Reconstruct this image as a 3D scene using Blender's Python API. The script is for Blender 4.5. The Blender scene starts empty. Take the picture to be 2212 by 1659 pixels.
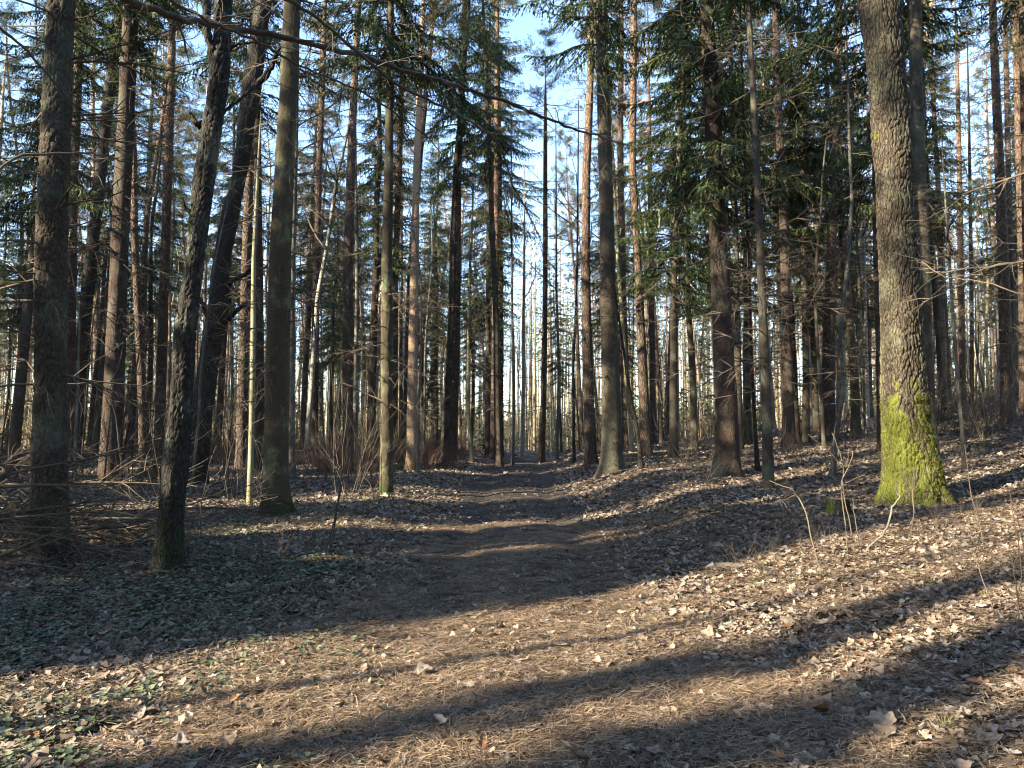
import bpy, math, time
import numpy as np
from mathutils import Vector, Matrix

T0 = time.time()
R = np.random.RandomState(11)
scene = bpy.context.scene
COL = scene.collection

# ------------------------------------------------------------------ camera
CAM_Z = 1.6
PITCH = math.radians(4.3)
F_MM = 36.0 * 745.0 / 1024.0
cam_data = bpy.data.cameras.new("camera")
cam_data.lens = F_MM
cam_data.sensor_width = 36.0
cam_data.clip_start = 0.05
cam_data.clip_end = 4000.0
cam = bpy.data.objects.new("camera", cam_data)
cam.location = (0, 0, CAM_Z)
cam.rotation_euler = (math.radians(90) + PITCH, 0, 0)
COL.objects.link(cam)
scene.camera = cam

# ------------------------------------------------------------------ sky, sun, exposure
SUN_EL = math.radians(27.0)
SX, SY = 0.866, 0.500            # horizontal direction in which the shadows fall
world = bpy.data.worlds.new("World")
scene.world = world
world.use_nodes = True
wn = world.node_tree.nodes
wl = world.node_tree.links
bg = wn["Background"]
sky = wn.new("ShaderNodeTexSky")
sky.sky_type = 'NISHITA'
sky.sun_disc = False
sky.sun_elevation = SUN_EL
sky.sun_rotation = math.radians(240)
sky.air_density = 1.0
sky.dust_density = 0.3
sky.ozone_density = 2.0
wl.new(sky.outputs[0], bg.inputs[0])
bg.inputs[1].default_value = 0.135
sun_data = bpy.data.lights.new("sun", 'SUN')
sun_data.energy = 5.0
sun_data.angle = math.radians(0.5)
sun_data.color = (1.0, 0.87, 0.67)
sun = bpy.data.objects.new("sun", sun_data)
d = Vector((SX * math.cos(SUN_EL), SY * math.cos(SUN_EL), -math.sin(SUN_EL)))
sun.rotation_euler = d.to_track_quat('-Z', 'Y').to_euler()
sun.location = (-60, -45, 30)
COL.objects.link(sun)
scene.view_settings.view_transform = 'Standard'
scene.view_settings.look = 'None'
scene.view_settings.gamma = 1.0
scene.view_settings.use_curve_mapping = False
scene.view_settings.exposure = 2.36
scene.render.engine = 'CYCLES'
scene.cycles.filter_width = 1.1
scene.cycles.max_bounces = 5
scene.cycles.diffuse_bounces = 3
scene.cycles.glossy_bounces = 2
scene.cycles.transmission_bounces = 2
scene.cycles.transparent_max_bounces = 4
scene.cycles.caustics_reflective = False
scene.cycles.caustics_refractive = False

# ------------------------------------------------------------------ numeric helpers
def hash3(ix, iy, iz):
    h = (ix * 374761393 + iy * 668265263 + iz * 2147483647 + 1013904223) & 0xFFFFFFFF
    h = ((h ^ (h >> 13)) * 1274126177) & 0xFFFFFFFF
    h = (h ^ (h >> 16)) & 0xFFFFFFFF
    h = (h * 2246822519) & 0xFFFFFFFF
    h ^= h >> 15
    return (h & 0xFFFFFF) / float(0xFFFFFF)

def noise3(x, y, z):
    x, y, z = np.broadcast_arrays(np.asarray(x, float), np.asarray(y, float), np.asarray(z, float))
    xi, yi, zi = np.floor(x).astype(np.int64), np.floor(y).astype(np.int64), np.floor(z).astype(np.int64)
    xf, yf, zf = x - xi, y - yi, z - zi
    u, v, w = xf*xf*(3-2*xf), yf*yf*(3-2*yf), zf*zf*(3-2*zf)
    r = 0
    for dx in (0, 1):
        for dy in (0, 1):
            for dz in (0, 1):
                r = r + hash3(xi+dx, yi+dy, zi+dz) * (u if dx else 1-u) * (v if dy else 1-v) * (w if dz else 1-w)
    return r * 2 - 1

def fbm(x, y, z, o=3):
    s, a = 0, 1.0
    for k in range(o):
        s = s + a * noise3(x + 17.3*k, y - 9.1*k, z + 5.7*k)
        x, y, z, a = x*2.03, y*2.03, z*2.03, a*0.5
    return s

def sstep(a, b, x):
    t = np.clip((np.asarray(x, float) - a) / (b - a), 0, 1)
    return t*t*(3-2*t)

def path_c(y):
    """centre line of the path"""
    y = np.asarray(y, float)
    return 0.05 + 0.0012 * np.clip(y - 16, 0, 200)**2 - 0.1*sstep(12, 4, y)
def path_w(y):
    return 1.42 + 0.6 * sstep(8.5, 4.5, y)

def ground(x, y, micro=True):
    x = np.asarray(x, float); y = np.asarray(y, float)
    h = 0.022 * np.clip(y - 6, 0, 32) + 0.10*sstep(38, 46, y) - 0.35*sstep(46, 75, y)
    pc = path_c(y)
    hw = path_w(y)
    A = 0.10 + 0.38 * sstep(7, 19, y) * (1 - 0.5*sstep(34, 55, y))
    h = h + A * sstep(pc + hw - 0.1, pc + hw + 2.3, x)
    t = np.clip(x - 2.2, 0, 26)
    h = h + (0.034 * t + 0.0040 * t * t) * (1 - 0.6*sstep(30, 70, y))
    h = h + 0.16 * sstep(pc - hw + 0.1, pc - hw - 1.2, x) * sstep(5, 12, y)
    tl = np.clip(-x - 5, 0, 30)
    h = h + 0.010 * tl
    far = 1 + 2.0 * sstep(80, 400, np.hypot(x, y))
    h = h + 0.10 * fbm(x*0.16, y*0.16, 0.3, 2) * far * sstep(2, 8, np.abs(x - pc) + 2)
    h = h + 5.5 * sstep(82, 175, y) + 6.0 * sstep(250, 900, np.hypot(x, y))
    # wheel ruts
    r = np.exp(-((x - pc + 0.75)/0.22)**2) + np.exp(-((x - pc - 0.8)/0.22)**2)
    h = h - 0.06 * r * sstep(4.5, 8, y)
    if micro:
        f = 1 - sstep(14, 30, y)
        on = 1 - 0.85*(np.abs(x-pc) < hw)
        h = h + f * on * (0.020 * fbm(x*2.1, y*2.1, 1.7, 2) + 0.010*noise3(x*7, y*7, 0.5))
    return h

def ray(px, py):
    """direction of the ray through a point of the 2212 x 1659 picture"""
    a, b = (px - 1106) / 1609.0, (829.5 - py) / 1609.0
    return np.array([a, math.cos(PITCH) - b*math.sin(PITCH), math.sin(PITCH) + b*math.cos(PITCH)])
def at_ground(px, py):
    v = ray(px, py)
    t = 2.0
    while t < 160:
        p = v * t
        if CAM_Z + p[2] < ground(p[0], p[1], False): break
        t += 0.05
    return np.array([p[0], p[1], float(ground(p[0], p[1], False))])
def at_depth(px, py, Y):
    v = ray(px, py)
    p = v * (Y / v[1])
    return np.array([p[0], Y, CAM_Z + p[2]])

# ------------------------------------------------------------------ mesh helpers
def mesh_np(name, V, tris=None, quads=None, mat=None, smooth=True):
    me = bpy.data.meshes.new(name)
    V = np.asarray(V, np.float32)
    nt = 0 if tris is None else len(tris)
    nq = 0 if quads is None else len(quads)
    idx = []
    if nt: idx.append(np.asarray(tris, np.int32).ravel())
    if nq: idx.append(np.asarray(quads, np.int32).ravel())
    idx = np.concatenate(idx)
    me.vertices.add(len(V)); me.vertices.foreach_set("co", V.ravel())
    me.loops.add(len(idx)); me.loops.foreach_set("vertex_index", idx)
    me.polygons.add(nt + nq)
    st = np.concatenate([np.arange(nt)*3, nt*3 + np.arange(nq)*4]).astype(np.int32)
    me.polygons.foreach_set("loop_start", st)
    if smooth:
        me.polygons.foreach_set("use_smooth", np.ones(nt+nq, bool))
    if mat: me.materials.append(mat)
    me.update(calc_edges=True)
    return me

def obj(name, me, parent=None, kind=None, loc=None):
    o = bpy.data.objects.new(name, me)
    COL.objects.link(o)
    if parent is not None: o.parent = parent
    if kind: o['kind'] = kind
    if loc is not None: o.location = loc
    return o

def tag(o, label, cat, group=None):
    o['label'] = label; o['category'] = cat
    if group: o['group'] = group
    return o

def thing(name, label, cat, loc=(0, 0, 0), group=None):
    o = bpy.data.objects.new(name, None)
    COL.objects.link(o)
    o.empty_display_size = 0.2
    o.location = loc
    return tag(o, label, cat, group)

class Tubes:
    """collects tapering tubes as one mesh"""
    def __init__(s): s.V = []; s.Q = []; s.n = 0
    def add(s, P, rad, sides=4):
        P = np.asarray(P, float); rad = np.asarray(rad, float)
        n = len(P)
        Tn = np.gradient(P, axis=0)
        Tn /= np.linalg.norm(Tn, axis=1)[:, None] + 1e-9
        ref = np.array([0, 0, 1.0]) if abs(Tn[0][2]) < 0.8 else np.array([1.0, 0, 0])
        A = np.cross(Tn, ref); A /= np.linalg.norm(A, axis=1)[:, None] + 1e-9
        B = np.cross(Tn, A)
        th = np.arange(sides) * 2*math.pi/sides
        c, sn = np.cos(th), np.sin(th)
        V = P[:, None, :] + rad[:, None, None] * (A[:, None, :]*c[None, :, None] + B[:, None, :]*sn[None, :, None])
        i = np.arange(n-1)[:, None]*sides; j = np.arange(sides)[None, :]; j2 = (j+1) % sides
        Q = np.stack([i+j, i+j2, i+sides+j2, i+sides+j], -1).reshape(-1, 4) + s.n
        s.V.append(V.reshape(-1, 3)); s.Q.append(Q); s.n += n*sides
    def mesh(s, name, mat, smooth=True):
        return mesh_np(name, np.concatenate(s.V), None, np.concatenate(s.Q), mat, smooth)

def rnd_unit(n):
    v = R.normal(size=(n, 3)); return v / np.linalg.norm(v, axis=1)[:, None]

def curve_pts(p, d, L, n, bend=None, wob=0.05):
    """n+1 points from p along d, bending towards `bend`, with a wobble"""
    P = [np.array(p, float)]; d = np.array(d, float); d /= np.linalg.norm(d)
    for k in range(n):
        P.append(P[-1] + d * L / n)
        d = d + R.normal(size=3) * wob
        if bend is not None: d = d + np.asarray(bend) / n
        d /= np.linalg.norm(d)
    return np.array(P)

# ------------------------------------------------------------------ materials
def new_mat(name):
    m = bpy.data.materials.new(name); m.use_nodes = True
    nt = m.node_tree; nt.nodes.clear()
    out = nt.nodes.new("ShaderNodeOutputMaterial")
    bs = nt.nodes.new("ShaderNodeBsdfPrincipled")
    nt.links.new(bs.outputs[0], out.inputs[0])
    bs.inputs["Roughness"].default_value = 0.85
    bs.inputs["Specular IOR Level"].default_value = 0.25
    return m, nt, bs, out

def N(nt, t, **kw):
    n = nt.nodes.new(t)
    for k, v in kw.items():
        if k.startswith("i_"):
            n.inputs[k[2:].replace("_", " ")].default_value = v
        else: setattr(n, k, v)
    return n

def ramp(nt, stops, interp='LINEAR'):
    r = nt.nodes.new("ShaderNodeValToRGB")
    r.color_ramp.interpolation = interp
    e = r.color_ramp.elements
    while len(e) < len(stops): e.new(0.5)
    for k, (p, c) in enumerate(stops):
        e[k].position = p; e[k].color = (c[0], c[1], c[2], 1) if not isinstance(c, (int, float)) else (c, c, c, 1)
    return r

def mixc(nt, f, a, b, mode='MIX'):
    m = nt.nodes.new("ShaderNodeMix"); m.data_type = 'RGBA'; m.blend_type = mode
    L = nt.links
    for s, v in ((0, f), (6, a), (7, b)):
        if isinstance(v, bpy.types.NodeSocket): L.new(v, m.inputs[s])
        elif isinstance(v, (int, float)): m.inputs[s].default_value = v
        else: m.inputs[s].default_value = (v[0], v[1], v[2], 1)
    return m.outputs[2]

def mapped(nt, scale, coord='Object', off_random=True):
    tc = nt.nodes.new("ShaderNodeTexCoord")
    src = tc.outputs[coord]
    if off_random:
        oi = nt.nodes.new("ShaderNodeObjectInfo")
        m0 = N(nt, "ShaderNodeMath", operation='MULTIPLY'); m0.inputs[1].default_value = 37.0
        nt.links.new(oi.outputs["Random"], m0.inputs[0])
        ad = N(nt, "ShaderNodeVectorMath", operation='ADD')
        nt.links.new(src, ad.inputs[0]); nt.links.new(m0.outputs[0], ad.inputs[1])
        src = ad.outputs[0]
    mp = nt.nodes.new("ShaderNodeMapping")
    mp.inputs["Scale"].default_value = scale
    nt.links.new(src, mp.inputs[0])
    return mp.outputs[0]

def bark(name, dark, light, high=None, zr=(6, 12), plate=(14, 14, 5), bump=0.6, dist=0.02, moss=None, lichen=None, crack=0.12, crack_col=None):
    m, nt, bs, out = new_mat(name)
    L = nt.links
    v = mapped(nt, plate)
    nz = N(nt, "ShaderNodeTexNoise", i_Scale=1.1, i_Detail=3.0)
    L.new(v, nz.inputs["Vector"])
    dv = N(nt, "ShaderNodeVectorMath", operation='MULTIPLY_ADD')
    dv.inputs[1].default_value = (0.9, 0.9, 0.9)
    L.new(nz.outputs["Color"], dv.inputs[0]); L.new(v, dv.inputs[2])
    vo = N(nt, "ShaderNodeTexVoronoi", feature='DISTANCE_TO_EDGE'); vo.inputs["Scale"].default_value = 1.0
    L.new(dv.outputs[0], vo.inputs["Vector"])
    rc = ramp(nt, [(0.0, 0.0), (crack, 0.75), (0.5, 1.0)])
    L.new(vo.outputs["Distance"], rc.inputs[0])
    v2 = mapped(nt, (plate[0]*3, plate[1]*3, plate[2]*2.2))
    n2 = N(nt, "ShaderNodeTexNoise", i_Scale=1.0, i_Detail=4.0, i_Roughness=0.65)
    L.new(v2, n2.inputs["Vector"])
    vob = N(nt, "ShaderNodeTexVoronoi", feature='F1'); L.new(dv.outputs[0], vob.inputs["Vector"])
    cellv = N(nt, "ShaderNodeSeparateColor"); L.new(vob.outputs["Color"], cellv.inputs[0])
    base = mixc(nt, n2.outputs["Fac"], dark, light)
    cell = mixc(nt, cellv.outputs[0], (0.72, 0.72, 0.72), (1.25, 1.22, 1.18))
    col = mixc(nt, 1.0, base, cell, 'MULTIPLY')
    if high is not None:
        tc = N(nt, "ShaderNodeTexCoord"); sp = N(nt, "ShaderNodeSeparateXYZ")
        L.new(tc.outputs["Object"], sp.inputs[0])
        ln = N(nt, "ShaderNodeTexNoise", i_Scale=0.9, i_Detail=3.0); L.new(mapped(nt, (1, 1, .5)), ln.inputs["Vector"])
        ma = N(nt, "ShaderNodeMath", operation='MULTIPLY_ADD'); ma.inputs[1].default_value = 6.0
        L.new(ln.outputs["Fac"], ma.inputs[0]); L.new(sp.outputs[2], ma.inputs[2])
        mr = N(nt, "ShaderNodeMapRange"); mr.inputs[1].default_value = zr[0]+3; mr.inputs[2].default_value = zr[1]+3
        L.new(ma.outputs[0], mr.inputs[0])
        hc = mixc(nt, n2.outputs["Fac"], [c*0.7 for c in high], [min(1, c*1.25) for c in high])
        col = mixc(nt, mr.outputs[0], col, hc)
    # a different shade for every tree
    oi = N(nt, "ShaderNodeObjectInfo")
    rr = ramp(nt, [(0, (0.72, 0.74, 0.74)), (0.5, (1.0, 0.97, 0.93)), (1, (1.28, 1.2, 1.1))])
    L.new(oi.outputs["Random"], rr.inputs[0])
    col = mixc(nt, 1.0, col, rr.outputs[0], 'MULTIPLY')
    if crack_col is not None:
        col = mixc(nt, rc.outputs[0], crack_col, col)
    if lichen is not None:
        l1 = N(nt, "ShaderNodeTexNoise", i_Scale=2.3, i_Detail=6.0, i_Roughness=0.7); L.new(mapped(nt, (1, 1, .7)), l1.inputs["Vector"])
        lr = ramp(nt, [(0.50, 0.0), (0.62, 1.0)]); L.new(l1.outputs["Fac"], lr.inputs[0])
        lm = N(nt, "ShaderNodeMath", operation='MULTIPLY'); lm.inputs[1].default_value = lichen[3]
        L.new(lr.outputs[0], lm.inputs[0])
        col = mixc(nt, lm.outputs[0], col, lichen[:3])
    if moss is not None:
        # moss = (colour, top height, patchiness higher up)
        mc, top, patch = moss
        tc = N(nt, "ShaderNodeTexCoord"); sp = N(nt, "ShaderNodeSeparateXYZ"); L.new(tc.outputs["Object"], sp.inputs[0])
        l1 = N(nt, "ShaderNodeTexNoise", i_Scale=1.6, i_Detail=6.0, i_Roughness=0.65); L.new(mapped(nt, (2.2, 2.2, .9)), l1.inputs["Vector"])
        mr = N(nt, "ShaderNodeMapRange"); mr.inputs[1].default_value = top*0.6; mr.inputs[2].default_value = top*1.15
        mr.inputs[3].default_value = 0.46; mr.inputs[4].default_value = patch
        L.new(sp.outputs[2], mr.inputs[0])
        ma = N(nt, "ShaderNodeMath", operation='SUBTRACT'); L.new(l1.outputs["Fac"], ma.inputs[0]); L.new(mr.outputs[0], ma.inputs[1])
        m2 = N(nt, "ShaderNodeMapRange"); m2.inputs[1].default_value = -0.02; m2.inputs[2].default_value = 0.07
        L.new(ma.outputs[0], m2.inputs[0])
        mcol = mixc(nt, n2.outputs["Fac"], [c*0.5 for c in mc], [min(1, c*1.5) for c in mc])
        col = mixc(nt, m2.outputs[0], col, mcol)
    L.new(col, bs.inputs["Base Color"])
    hs = N(nt, "ShaderNodeMath", operation='MULTIPLY_ADD'); hs.inputs[1].default_value = 0.35
    L.new(n2.outputs["Fac"], hs.inputs[0]); L.new(rc.outputs[0], hs.inputs[2])
    bp = N(nt, "ShaderNodeBump"); bp.inputs["Strength"].default_value = bump; bp.inputs["Distance"].default_value = dist
    L.new(hs.outputs[0], bp.inputs["Height"]); L.new(bp.outputs[0], bs.inputs["Normal"])
    bs.inputs["Roughness"].default_value = 0.9
    return m

def leafy(name, stops, trans=0.25, rough=0.6, two_tone=None, vein=False):
    m, nt, bs, out = new_mat(name)
    L = nt.links
    oi = N(nt, "ShaderNodeObjectInfo")
    ge = N(nt, "ShaderNodeNewGeometry")
    wn_ = N(nt, "ShaderNodeTexWhiteNoise"); wn_.noise_dimensions = '1D'
    ad = N(nt, "ShaderNodeMath", operation='ADD')
    L.new(oi.outputs["Random"], ad.inputs[0]); L.new(ge.outputs["Random Per Island"], ad.inputs[1])
    L.new(ad.outputs[0], wn_.inputs["W"])
    rp = ramp(nt, stops); L.new(wn_.outputs["Value"], rp.inputs[0])
    col = rp.outputs[0]
    n = N(nt, "ShaderNodeTexNoise", i_Scale=30.0 if not vein else 45.0, i_Detail=3.0); L.new(mapped(nt, (1, 1, 1)), n.inputs["Vector"])
    sh = ramp(nt, [(0.25, 0.65), (0.75, 1.2)]); L.new(n.outputs["Fac"], sh.inputs[0])
    col = mixc(nt, 1.0, col, sh.outputs[0], 'MULTIPLY')
    L.new(col, bs.inputs["Base Color"])
    bs.inputs["Roughness"].default_value = rough
    if trans > 0:
        tr = N(nt, "ShaderNodeBsdfTranslucent"); L.new(col, tr.inputs[0])
        mx = N(nt, "ShaderNodeMixShader"); mx.inputs[0].default_value = trans
        L.new(bs.outputs[0], mx.inputs[1]); L.new(tr.outputs[0], mx.inputs[2]); L.new(mx.outputs[0], out.inputs[0])
    return m

M = {}
M['pine'] = bark("bark_pine", (.05,.036,.028), (.135,.105,.082), high=(.19, .125, .088), zr=(5, 13), plate=(13, 13, 4.5), bump=0.8, dist=.03, lichen=(.14, .14, .11, .25), crack_col=(.04, .027, .02))
M['spruce'] = bark("bark_spruce", (.04,.034,.026), (.105,.09,.068), plate=(26, 26, 15), bump=0.7, dist=.015, lichen=(.13, .145, .10, .5), crack_col=(.05, .038, .028))
M['spruce_red'] = bark("bark_spruce_reddish", (.042,.030,.023), (.105,.076,.058), plate=(24, 24, 12), bump=0.8, dist=.015, lichen=(.16, .18, .13, .3), crack_col=(.035, .022, .016))
M['spruce_moss'] = bark("bark_spruce_mossy_base", (.042,.037,.022), (.11,.096,.055), plate=(28, 28, 16), bump=0.5, dist=.012, lichen=(.20, .22, .12, .6), moss=((.035, .05, .012), 0.30, 0.75), crack_col=(.06, .045, .03))
M['pine_sunlit'] = bark("bark_pine_sunlit", (.11, .085, .065), (.27, .215, .16), high=(.28, .195, .135), zr=(5, 13), plate=(13, 13, 4.5), bump=0.5, dist=.02)  # paler copy of the pine bark, sunlight put into its colour
M['far_sunlit'] = bark("bark_far_sunlit", (.16, .14, .10), (.36, .32, .23), plate=(10, 10, 6), bump=0.3, dist=.01)  # bark colour lightened so that slender trunks read as sunlit
M['grey'] = bark("bark_grey", (.05,.047,.04), (.14,.132,.115), plate=(17, 17, 6), bump=0.7, dist=.015, lichen=(.22, .24, .19, .6))
M['dark'] = bark("bark_dark", (.022,.019,.016), (.065,.057,.047), plate=(17, 17, 5), bump=0.8, dist=.02, lichen=(.06, .066, .045, .35), crack_col=(.02, .016, .012))
M['mossy'] = bark("bark_mossy", (.024,.023,.018), (.08,.076,.065), plate=(20, 20, 8), bump=0.8, dist=.02, lichen=(.17, .185, .15, .6), moss=((.032, .045, .010), .9, 0.60), crack_col=(.025, .02, .016))
M['sapling'] = bark("bark_smooth_greenish", (.16, .15, .08), (.30, .28, .17), plate=(8, 8, 20), bump=0.2, dist=.004, lichen=(.30, .31, .22, .5))
M['birch'] = bark("bark_birch", (.42, .39, .33), (.62, .59, .52), plate=(5, 5, 26), bump=0.2, dist=.004, crack=.08, crack_col=(.05, .045, .04))
M['oak'] = bark("bark_oak", (.07,.058,.04), (.185,.158,.11), plate=(26, 26, 8), bump=0.9, dist=.014, crack_col=(.03, .024, .017), crack=.16, lichen=(.22, .22, .14, .35), moss=((.13, .145, .025), 2.0, 0.63))
M['twig'] = bark("twig_bark", (.055, .045, .036), (.13, .11, .085), plate=(30, 30, 30), bump=0.0, dist=.001)
M['twig_pale'] = bark("twig_bark_pale", (.075, .06, .046), (.17, .14, .108), plate=(30, 30, 30), bump=0.0, dist=.001)
M['twig_red'] = bark("twig_bark_reddish", (.10, .065, .048), (.21, .14, .10), plate=(30, 30, 30), bump=0.0, dist=.001)
M['brush_sunlit'] = bark("twig_bark_sunlit", (.13, .105, .08), (.30, .25, .19), plate=(30, 30, 30), bump=0.0, dist=.001)  # far twigs paled: sun and slight haze put into the colour
M['branch'] = bark("branch_bark", (.05, .042, .035), (.14, .12, .10), plate=(30, 30, 14), bump=0.5, dist=.006, lichen=(.2, .21, .17, .5))
M['needle_spruce'] = leafy("needles_spruce", [(0, (.024, .042, .018)), (.5, (.050, .078, .028)), (1, (.11, .13, .04))], trans=.22, rough=.5)
M['needle_pine'] = leafy("needles_pine", [(0, (.05, .075, .035)), (.5, (.09, .12, .05)), (1, (.16, .17, .06))], trans=.2, rough=.5)
M['needle_young'] = leafy("needles_young", [(0, (.045, .065, .02)), (1, (.10, .12, .035))], trans=.2, rough=.5)
M['leaf'] = leafy("dry_leaf", [(0, (.06, .044, .034)), (.2, (.15, .112, .082)), (.5, (.26, .20, .145)), (.8, (.32, .262, .20)), (1, (.36, .315, .26))], trans=.18, rough=.62, vein=True)
M['leaf_orange'] = leafy("dry_leaf_orange", [(0, (.22, .11, .05)), (1, (.33, .20, .10))], trans=.22, rough=.55, vein=True)
M['ivy'] = leafy("ground_cover_leaf", [(0, (.05, .068, .045)), (.5, (.095, .12, .075)), (1, (.21, .23, .13))], trans=.2, rough=.4)
M['grass'] = leafy("grass_blade", [(0, (.10, .13, .03)), (.6, (.20, .20, .07)), (1, (.30, .26, .13))], trans=.3, rough=.6)
M['straw'] = leafy("dry_needle", [(0, (.07, .046, .03)), (.5, (.18, .125, .08)), (1, (.38, .29, .19))], trans=.0, rough=.6)
M['moss'] = leafy("moss_blade", [(0, (.07, .088, .012)), (.5, (.15, .165, .024)), (1, (.27, .27, .06))], trans=.35, rough=.7)
M['moss_dark'] = leafy("moss_blade_dark", [(0, (.03, .042, .008)), (1, (.085, .10, .018))], trans=.3, rough=.7)

def ground_mat(name, a, b, c, leafy_=1.0):
    m, nt, bs, out = new_mat(name); L = nt.links
    v = mapped(nt, (1, 1, 1), 'Object', False)
    vo = N(nt, "ShaderNodeTexVoronoi", feature='F1'); vo.inputs["Scale"].default_value = 13.0
    nz = N(nt, "ShaderNodeTexNoise", i_Scale=9.0, i_Detail=4.0); L.new(v, nz.inputs["Vector"])
    dv = N(nt, "ShaderNodeVectorMath", operation='MULTIPLY_ADD'); dv.inputs[1].default_value = (.12, .12, .12)
    L.new(nz.outputs["Color"], dv.inputs[0]); L.new(v, dv.inputs[2]); L.new(dv.outputs[0], vo.inputs["Vector"])
    sc = N(nt, "ShaderNodeSeparateColor"); L.new(vo.outputs["Color"], sc.inputs[0])
    rp = ramp(nt, [(0, a), (.45, b), (1, c)]); L.new(sc.outputs[0], rp.inputs[0])
    big = N(nt, "ShaderNodeTexNoise", i_Scale=0.55, i_Detail=5.0); L.new(v, big.inputs["Vector"])
    rb = ramp(nt, [(.3, (.7, .7, .68)), (.7, (1.2, 1.15, 1.1))]); L.new(big.outputs["Fac"], rb.inputs[0])
    col = mixc(nt, 1.0, rp.outputs[0], rb.outputs[0], 'MULTIPLY')
    fine = N(nt, "ShaderNodeTexNoise", i_Scale=70.0, i_Detail=3.0); L.new(v, fine.inputs["Vector"])
    rf = ramp(nt, [(.3, .55), (.7, 1.25)]); L.new(fine.outputs["Fac"], rf.inputs[0])
    col = mixc(nt, 1.0, col, rf.outputs[0], 'MULTIPLY')
    L.new(col, bs.inputs["Base Color"])
    hh = N(nt, "ShaderNodeMath", operation='MULTIPLY_ADD'); hh.inputs[1].default_value = leafy_
    L.new(sc.outputs[1], hh.inputs[0]); L.new(fine.outputs["Fac"], hh.inputs[2])
    bp = N(nt, "ShaderNodeBump"); bp.inputs["Strength"].default_value = .8; bp.inputs["Distance"].default_value = .03
    L.new(hh.outputs[0], bp.inputs["Height"]); L.new(bp.outputs[0], bs.inputs["Normal"])
    return m
M['ground'] = ground_mat("leaf_mould", (.045, .033, .025), (.11, .082, .06), (.23, .175, .13), 1.0)
M['path'] = ground_mat("trodden_soil", (.030, .023, .018), (.055, .042, .032), (.12, .092, .07), .5)
M['needles_far_sunlit'] = leafy("needles_far_sunlit", [(0, (.08, .10, .04)), (.5, (.15, .16, .07)), (1, (.24, .23, .10))], trans=.25, rough=.6)  # far foliage yellowed, its colour carries the sunlight

# ------------------------------------------------------------------ ground
def warped(n, a, b, c):
    t = np.linspace(-1, 1, n); return c + a*np.sinh(b*t)
gx = warped(421, 2.4, 6.6, 0.0); gy = warped(461, 2.6, 6.5, 8.0)
X, Y = np.meshgrid(gx, gy)
Z = ground(X, Y)
def grid_quads(ny, nx):
    i = np.arange(ny-1)[:, None]*nx + np.arange(nx-1)[None, :]
    return np.stack([i, i+1, i+nx+1, i+nx], -1).reshape(-1, 4)
og = obj("ground", mesh_np("ground", np.stack([X, Y, Z], -1).reshape(-1, 3), None, grid_quads(461, 421), M['ground']), kind='structure')
GROUND = og
# path: a trodden sheet 4 mm above the forest floor, ragged edges
ys = np.concatenate([np.arange(2.0, 14, .08), np.arange(14, 30, .2), np.arange(30, 90, .8)])
ts = np.linspace(-1, 1, 41)
PX = np.zeros((len(ys), 41)); PY = np.zeros_like(PX)
for k, y in enumerate(ys):
    wl_ = path_w(y)*(1 + .13*fbm(0.0, y*.9, 3.1, 3)); wr_ = path_w(y)*(1 + .13*fbm(5.0, y*.9, 7.1, 3))
    PX[k] = path_c(y) + np.where(ts < 0, ts*wl_, ts*wr_); PY[k] = y
PZ = ground(PX, PY) + .006
PZ[:, 0] -= .03; PZ[:, -1] -= .03
obj("path", mesh_np("path", np.stack([PX, PY, PZ], -1).reshape(-1, 3), None, grid_quads(len(ys), 41), M['path']), kind='structure')

# ------------------------------------------------------------------ scatter (point instancing)
def scatter(name, P, rot, scl, idx, protos, parent=None, kind='stuff'):
    me = bpy.data.meshes.new(name)
    n = len(P)
    me.vertices.add(n); me.vertices.foreach_set("co", np.asarray(P, np.float32).ravel())
    a = me.attributes.new("rot", 'FLOAT_VECTOR', 'POINT'); a.data.foreach_set("vector", np.asarray(rot, np.float32).ravel())
    a = me.attributes.new("scl", 'FLOAT', 'POINT'); a.data.foreach_set("value", np.asarray(scl, np.float32).ravel())
    a = me.attributes.new("idx", 'INT', 'POINT'); a.data.foreach_set("value", np.asarray(idx, np.int32).ravel())
    o = obj(name, me, parent, kind)
    c = bpy.data.collections.new("kit_" + name)
    for k, p in enumerate(protos):
        q = bpy.data.objects.new("%s_kit_%02d" % (name, k), p); c.objects.link(q)
    g = bpy.data.node_groups.new("scatter_" + name, 'GeometryNodeTree')
    g.interface.new_socket("Geometry", in_out='INPUT', socket_type='NodeSocketGeometry')
    g.interface.new_socket("Geometry", in_out='OUTPUT', socket_type='NodeSocketGeometry')
    gi = g.nodes.new("NodeGroupInput"); go = g.nodes.new("NodeGroupOutput")
    ci = g.nodes.new("GeometryNodeCollectionInfo"); ci.inputs[0].default_value = c
    ci.inputs["Separate Children"].default_value = True; ci.inputs["Reset Children"].default_value = True
    ip = g.nodes.new("GeometryNodeInstanceOnPoints"); ip.inputs["Pick Instance"].default_value = True
    def attr(nm, t):
        q = g.nodes.new("GeometryNodeInputNamedAttribute"); q.data_type = t; q.inputs["Name"].default_value = nm
        return [s for s in q.outputs if s.enabled and s.name == "Attribute"][0]
    g.links.new(gi.outputs[0], ip.inputs["Points"]); g.links.new(ci.outputs[0], ip.inputs["Instance"])
    g.links.new(attr("idx", 'INT'), ip.inputs["Instance Index"])
    er = g.nodes.new("FunctionNodeEulerToRotation")
    g.links.new(attr("rot", 'FLOAT_VECTOR'), er.inputs[0]); g.links.new(er.outputs[0], ip.inputs["Rotation"])
    g.links.new(attr("scl", 'FLOAT'), ip.inputs["Scale"])
    g.links.new(ip.outputs[0], go.inputs[0])
    md = o.modifiers.new("scatter", 'NODES'); md.node_group = g
    return o

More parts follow.
